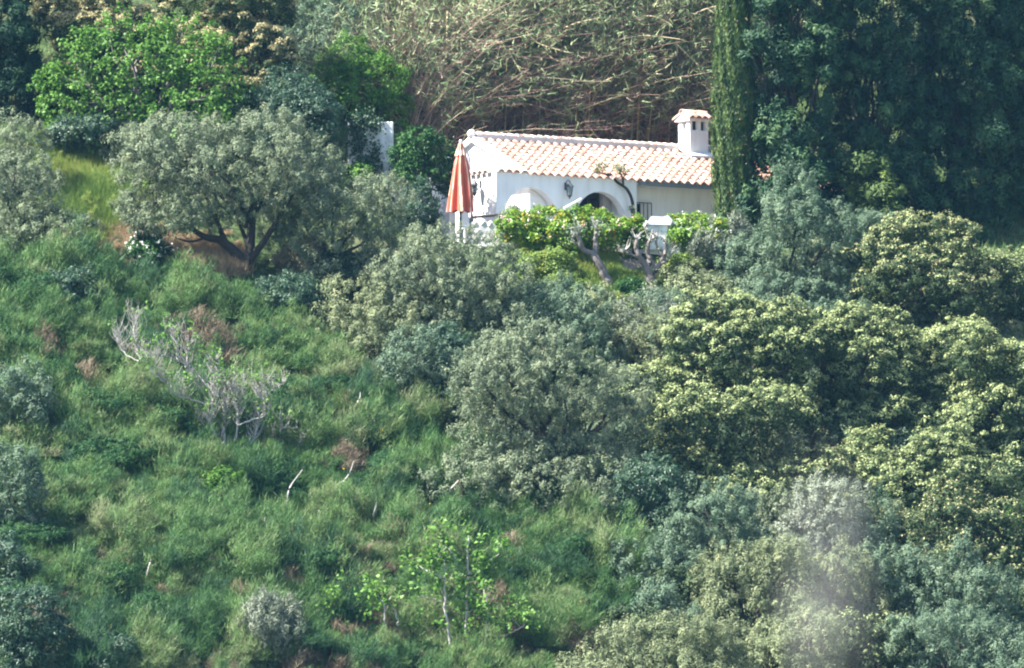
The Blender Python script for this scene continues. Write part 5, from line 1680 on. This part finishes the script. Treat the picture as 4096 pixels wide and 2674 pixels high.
# ------------------------------------------------------------------ broom scrub: single bushes sharing six meshes
def broom_mesh(seed, mat='broom', n=17000, nplume=80, L=.15, W=.011, yellow=False):
    """a mound of upright feathery plumes, radius about 1, height about 1"""
    rg = np.random.default_rng(seed)
    d = rdirs(rg, nplume * 2)
    d = d[d[:, 2] > 0.02][:nplume]
    tipsR = rg.uniform(.72, 1.08, len(d))
    asym = 1 + .25 * np.sin(np.arctan2(d[:, 1], d[:, 0]) * 2 + seed)
    tips = d * (tipsR * asym)[:, None] * np.array([1, 1, .95])
    idx = rg.integers(0, len(tips), n)
    s = rg.uniform(.35, 1.0, n) ** .7
    base = tips * np.array([.25, .25, 0])
    P = base[idx] + (tips - base)[idx] * s[:, None]
    spread = .115 * np.sin(np.clip((s - .3) / .7, 0, 1) * math.pi * .8 + .3)
    P = P + rg.normal(size=(n, 3)) * spread[:, None]
    P[:, 2] = np.maximum(P[:, 2], 0.0)
    dirp = nrm(tips - base)
    ax = nrm(dirp[idx] * .7 + np.array([0, 0, .95]) + rdirs(rg, n) * .45)
    out = nrm(P * np.array([1, 1, .8]) + 1e-4)
    N = nrm(out * .6 + rdirs(rg, n) * .7 + np.array([0, 0, .25]))
    v = leaves(rg, P, N, L, W, True, ax, .95)
    pt = rg.normal(0, .16, len(tips))
    tint = np.clip(.42 + pt[idx] + rg.normal(0, .16, n), 0, 1)
    return mesh_np('foliage', v, 3, MAT[mat], tint)

def inside(poly, x, y):
    c = False
    j = len(poly) - 1
    for i in range(len(poly)):
        xi, yi = poly[i]; xj, yj = poly[j]
        if (yi > y) != (yj > y) and x < (xj - xi) * (y - yi) / (yj - yi) + xi:
            c = not c
        j = i
    return c
SCRUB = [(-120, 1060), (330, 1110), (620, 1160), (950, 1200), (1230, 1270), (1270, 1460), (1520, 1560), (1700, 1700), (1820, 1900), (2150, 2030), (2420, 2080), (2560, 2250), (2520, 2450), (2250, 2640), (2200, 2800), (-120, 2800)]
def scrub():
    rg = np.random.default_rng(5)
    var = [broom_mesh(200 + i) for i in range(7)]
    dryv = [broom_mesh(220 + i, 'dry', 4500, 26, .2, .016) for i in range(2)]
    n = 0
    y = 1040
    while y < 2800:
        x = -120 + rg.uniform(0, 90)
        while x < 2650:
            px, py = x + rg.uniform(-45, 45), y + rg.uniform(-40, 40)
            if inside(SCRUB, px, py):
                g = ground(px, py)
                k = kpx(g[1])
                dry = rg.random() < .2
                me = dryv[rg.integers(0, 2)] if dry else var[rg.integers(0, 7)]
                S = rg.uniform(135, 245) * k * (.8 if dry else 1)
                if dry:
                    t = thing('dry_bush', 'greyish dry bush between the green broom bushes', 'bush', tuple(g - np.array([0, 0, .08])), 'dry bushes scattered in the broom scrub', rg.uniform(0, 6.28))
                else:
                    t = thing('broom_bush', 'feathery green broom bush in the scrub covering the slope', 'bush', tuple(g - np.array([0, 0, .08])), 'broom bushes covering the slope', rg.uniform(0, 6.28))
                t.scale = (S, S, S * rg.uniform(.65, 1.1))
                link('foliage', me, t)
                n += 1
            x += rg.uniform(130, 175)
        y += rg.uniform(70, 88)
    # darker leafy bushes in the hollows of the scrub
    cp = dict(KIND['shrub'][3], dens=.9)
    hol = []
    for i in range(3):
        v, tint, C, LN, cr = crown(auto_lobes(rg, 2.0, 1.2, 0.0, 6), rg, **cp)
        hol.append(mesh_np('foliage', v, 3, MAT['broom_dark'], tint))
    m = 0
    while m < 64:
        px, py = rg.uniform(-100, 2450), rg.uniform(1080, 2760)
        if not inside(SCRUB, px, py): continue
        g = ground(px, py); k = kpx(g[1])
        t = thing('hollow_shrub', 'dark green leafy shrub in a hollow of the broom scrub', 'shrub', tuple(g - np.array([0, 0, .05])), 'dark leafy shrubs in the hollows of the scrub', rg.uniform(0, 6.28))
        S = rg.uniform(85, 165) * k
        t.scale = (S, S, S * rg.uniform(.7, 1.0))
        link('foliage', hol[m % 3], t)
        m += 1
    # dry tan clumps on the bare shoulder and the reddish patch
    tan = broom_mesh(240, 'tan', 3500, 22, .22, .018)
    for i in range(22):
        px, py = rg.uniform(300, 960), rg.uniform(930, 1090)
        g = ground(px, py); k = kpx(g[1])
        t = thing('dry_grass_tuft', 'small tan grass tuft on the dry shoulder under the forked olive', 'grass tuft', tuple(g - np.array([0, 0, .04])), 'tan grass tufts on the shoulder', rg.uniform(0, 6))
        S = rg.uniform(28, 55) * k
        t.scale = (S, S, S)
        link('foliage', tan if i % 3 else var[i % 7], t)
    for (px, py, s, lab) in [(470, 1075, 70, 'tan dry grass clump beside the white-flowered bush'), (760, 1090, 85, 'tan dry grass clump under the low limb of the forked olive'), (860, 1095, 60, 'small tan dry grass clump at the forked olive trunk'),
                             (340, 1020, 60, 'pale dry grass clump below the pale olive'), (320, 1860, 70, 'reddish dry clump low in the scrub near the edge'), (440, 1870, 55, 'small reddish dry clump in the scrub'), (960, 1000, 50, 'dry grass tuft behind the forked olive trunk')]:
        g = ground(px, py)
        k = kpx(g[1])
        t = thing('dry_grass_clump', lab, 'grass clump', tuple(g - np.array([0, 0, .05])), None, rg.uniform(0, 6))
        t.scale = (s * k, s * k, s * k * .9)
        link('foliage', tan, t)
scrub()
plant('weedy', (500, 690, 940, 1085), 'white-flowered bush on the shoulder beside the forked olive', base=(600, 1090), mat='citrus', flowers=('flower_white', 140, .055))

# ------------------------------------------------------------------ ground cover
def cover(name, label, n, xr, yr, L, W, mat, seed, poly=None, clump=0.0):
    rg = np.random.default_rng(seed)
    if poly:
        xs = [p[0] for p in poly]; ys = [p[1] for p in poly]
        P = []
        while len(P) < n // 12:
            px, py = rg.uniform(min(xs), max(xs)), rg.uniform(min(ys), max(ys))
            if inside(poly, px, py):
                P.append(ground(px, py))
        P = np.array(P)
        P = np.repeat(P, 12, axis=0) + rg.normal(size=(len(P) * 12, 3)) * np.array([.09, .09, 0])
    else:
        P = np.stack([rg.uniform(*xr, n), rg.uniform(*yr, n), np.zeros(n)], 1)
    n = len(P)
    P[:, 2] = terrain(P[:, 0], P[:, 1]) - .02
    dx, dy = P[:, 0] - O[0], P[:, 1] - O[1]
    u = dx * UX + dy * UY; w = dx * WX + dy * WY
    keep = ~((u > -1.4) & (w > -.05) & (u < 14.4) & (w < 4.7))
    keep &= ~((P[:, 1] > -1.75) & (w < 0) & (u > -1.5) & (u < 9))
    P = P[keep]; n = len(P)
    ax = nrm(np.array([0, 0, 1.0]) + rdirs(rg, n) * .55)
    N = nrm(np.array([-.2, -.7, .45]) + rdirs(rg, n) * .8)
    v = leaves(rg, P, N, L, W, True, ax, .97)
    f = .4 + .22 * np.sin(P[:, 0] * 1.3 + 2 * np.sin(P[:, 1] * .9)) + rg.normal(0, .2, n)
    o = link(name, mesh_np(name, v, 3, MAT[mat], np.clip(f, 0, 1)))
    tag(o, label, None, None, 'stuff')
cover('undergrowth', 'rough grass and weeds covering the slope', 85000, (-19, 19), (-36, 14), .28, .028, 'grass', 71)
cover('meadow_grass', 'yellow-green grass slope between the fig tree and the large olive', 60000, None, None, .5, .026, 'weeds', 72,
      [(190, 560), (330, 600), (520, 700), (560, 800), (480, 930), (330, 990), (230, 900), (150, 760)])
cover('bank_weeds', 'yellow-green weeds on the bank below the hedge', 70000, None, None, .26, .045, 'weeds', 73,
      [(2000, 1030), (2440, 1020), (2480, 1100), (2620, 1120), (2700, 1250), (2500, 1330), (2250, 1300), (2060, 1180)])
cover('dry_turf', 'dry tan grass on the shoulder under the forked olive', 40000, None, None, .36, .022, 'tan', 74,
      [(280, 900), (520, 930), (960, 1010), (1000, 1090), (800, 1110), (420, 1090), (250, 1000)])
def specks():
    rg = np.random.default_rng(75)
    P = []
    for i in range(90):
        px, py = rg.uniform(0, 2500), rg.uniform(650, 2650)
        if not inside(SCRUB, px, py) and rg.random() < .8: continue
        g = ground(px, py)
        P.append(g + np.array([0, -.45, rg.uniform(.5, .9)]))
    P = np.array(P)
    P = np.repeat(P, 3, axis=0) + rg.normal(size=(len(P) * 3, 3)) * .03
    v = leaves(rg, P, nrm(rdirs(rg, len(P)) + np.array([-.4, -.6, .4])), .034, .03, False)
    o = link('broom_flowers', mesh_np('broom_flowers', v, 4, MAT['flower_yellow'], rg.random(len(P))))
    tag(o, 'yellow flowers scattered over the broom scrub', None, None, 'stuff')
specks()

def gap_shrubs():
    """low shrubs filling the gaps between the trees on the right half"""
    rg = np.random.default_rng(93)
    protos = {}
    for kind, mat, i in (('olive', 'olive_blue', 0), ('olive', 'olive', 1), ('oak', 'oak', 2), ('olive', 'olive_yellow', 3)):
        cp = KIND[kind][3]
        lb = auto_lobes(rg, 2.0, 1.3, 0.0, 6)
        v, tint, C, LN, cr = crown(lb, rg, **dict(cp, dens=.8))
        protos[i] = mesh_np('foliage', v, 3 if cp['tri'] else 4, MAT[mat], tint)
    lab = ['low blue-green shrub filling a gap between the trees', 'low grey shrub filling a gap between the trees', 'low dark oak scrub filling a gap between the trees', 'low yellowish shrub filling a gap between the trees']
    nm = ['blue_green_shrub', 'grey_shrub', 'oak_scrub', 'yellowish_shrub']
    poly = [(1300, 1330), (2000, 1330), (2600, 1240), (2900, 1080), (4150, 1080), (4150, 2780), (2300, 2780), (2650, 2300), (2450, 2000), (1900, 1850), (1500, 1500)]
    y = 1100
    while y < 2790:
        x = 1300 + rg.uniform(0, 150)
        while x < 4150:
            px, py = x + rg.uniform(-60, 60), y + rg.uniform(-40, 40)
            if inside(poly, px, py):
                g = ground(px, py)
                r = int(rg.choice([0, 1, 2, 3], p=[.35, .2, .3, .15]))
                t = thing(nm[r], lab[r], 'shrub', tuple(g - np.array([0, 0, .1])), lab[r].replace('shrub filling a gap', 'shrubs filling gaps').replace('scrub filling a gap', 'scrub filling gaps'), rg.uniform(0, 6.28))
                S = rg.uniform(.8, 1.25)
                t.scale = (S, S, S * rg.uniform(.8, 1.1))
                link('foliage', protos[r], t)
            x += rg.uniform(190, 260)
        y += rg.uniform(120, 150)
gap_shrubs()

# ------------------------------------------------------------------ smoke drifting up from the foot of the slope
def smoke():
    m = bpy.data.materials.new('smoke')
    m.use_nodes = True
    nt = m.node_tree
    nt.nodes.clear()
    out = nt.nodes.new('ShaderNodeOutputMaterial')
    v = nt.nodes.new('ShaderNodeVolumePrincipled')
    v.inputs['Color'].default_value = (0.88, 0.84, 0.78, 1)
    v.inputs['Anisotropy'].default_value = 0.1
    tc = nt.nodes.new('ShaderNodeTexCoord')
    nz = nt.nodes.new('ShaderNodeTexNoise')
    nz.inputs['Scale'].default_value = 0.5
    nz.inputs['Detail'].default_value = 3
    nt.links.new(tc.outputs['Object'], nz.inputs['Vector'])
    # fade to the wisp's edge: generated coordinates run 0..1 over its bounds
    vm = nt.nodes.new('ShaderNodeVectorMath'); vm.operation = 'SUBTRACT'
    vm.inputs[1].default_value = (0.5, 0.5, 0.5)
    nt.links.new(tc.outputs['Generated'], vm.inputs[0])
    ln = nt.nodes.new('ShaderNodeVectorMath'); ln.operation = 'LENGTH'
    nt.links.new(vm.outputs[0], ln.inputs[0])
    mr = nt.nodes.new('ShaderNodeMapRange')
    mr.inputs['From Min'].default_value = 0.0
    mr.inputs['From Max'].default_value = 0.49
    mr.inputs['To Min'].default_value = 1.0
    mr.inputs['To Max'].default_value = 0.0
    nt.links.new(ln.outputs['Value'], mr.inputs[0])
    mr2 = nt.nodes.new('ShaderNodeMapRange')
    mr2.inputs['From Min'].default_value = 0.30
    mr2.inputs['From Max'].default_value = 0.68
    mr2.inputs['To Max'].default_value = 0.16
    nt.links.new(nz.outputs[0], mr2.inputs[0])
    mu = nt.nodes.new('ShaderNodeMath'); mu.operation = 'MULTIPLY'
    nt.links.new(mr.outputs[0], mu.inputs[0]); nt.links.new(mr2.outputs[0], mu.inputs[1])
    nt.links.new(mu.outputs[0], v.inputs['Density'])
    nt.links.new(v.outputs[0], out.inputs['Volume'])
    c = at(3300, 2330, -27.5)
    k = kpx(-27.5)
    bm = bmesh.new()
    bmesh.ops.create_uvsphere(bm, u_segments=24, v_segments=14, radius=1.0)
    bmesh.ops.transform(bm, matrix=Matrix.Rotation(-0.14, 4, 'Y') @ Matrix.Diagonal((260 * k, 1.3, 680 * k, 1)), verts=bm.verts[:])
    o = bm_obj('smoke', bm, m, None, True, tuple(c))
    tag(o, 'thin grey smoke drifting up before the olive trees', None, None, 'stuff')
smoke()

def meadow():
    rg = np.random.default_rng(97)
    me = [broom_mesh(260 + i, 'weeds', 5000, 40, .2, .016) for i in range(2)]
    poly = [(190, 570), (330, 610), (520, 700), (560, 800), (500, 930), (430, 1060), (330, 1060), (230, 900), (150, 760)]
    n = 0
    while n < 42:
        px, py = rg.uniform(150, 560), rg.uniform(560, 1060)
        if not inside(poly, px, py): continue
        g = ground(px, py); k = kpx(g[1])
        t = thing('meadow_weed', 'tall yellow-green weed clump on the grass slope above the scrub', 'weed', tuple(g - np.array([0, 0, .05])), 'weed clumps on the grass slope', rg.uniform(0, 6))
        S = rg.uniform(35, 80) * k
        t.scale = (S, S, S * rg.uniform(.8, 1.3))
        link('foliage', me[n % 2], t)
        n += 1
meadow()

cover('scrub_grass', 'feathery broom shoots filling the scrub between the bushes', 26000, None, None, .30, .018, 'broom_dark', 76, SCRUB)
def soil_strip():
    """bare pinkish soil of the path below the masonry block"""
    V, F = [], []
    n = 24
    for i in range(n + 1):
        px = 2440 + 350 * i / n
        for j, py in enumerate((1092 + 4 * math.sin(i), 1066, 1040 + 5 * math.sin(i * 1.7))):
            g = ground(px, py)
            V.append((g[0], g[1], g[2] + .03))
    for i in range(n):
        for j in range(2):
            a = i * 3 + j
            F.append((a, a + 3, a + 4, a + 1))
    me = bpy.data.meshes.new('path')
    me.from_pydata(V, [], F)
    me.materials.append(noise_mat('bare_soil', [(0.20, 0.15, 0.12), (0.34, 0.27, 0.23)], 6, 0.95, 0.4))
    tag(link('path', me), kind='structure')
soil_strip()
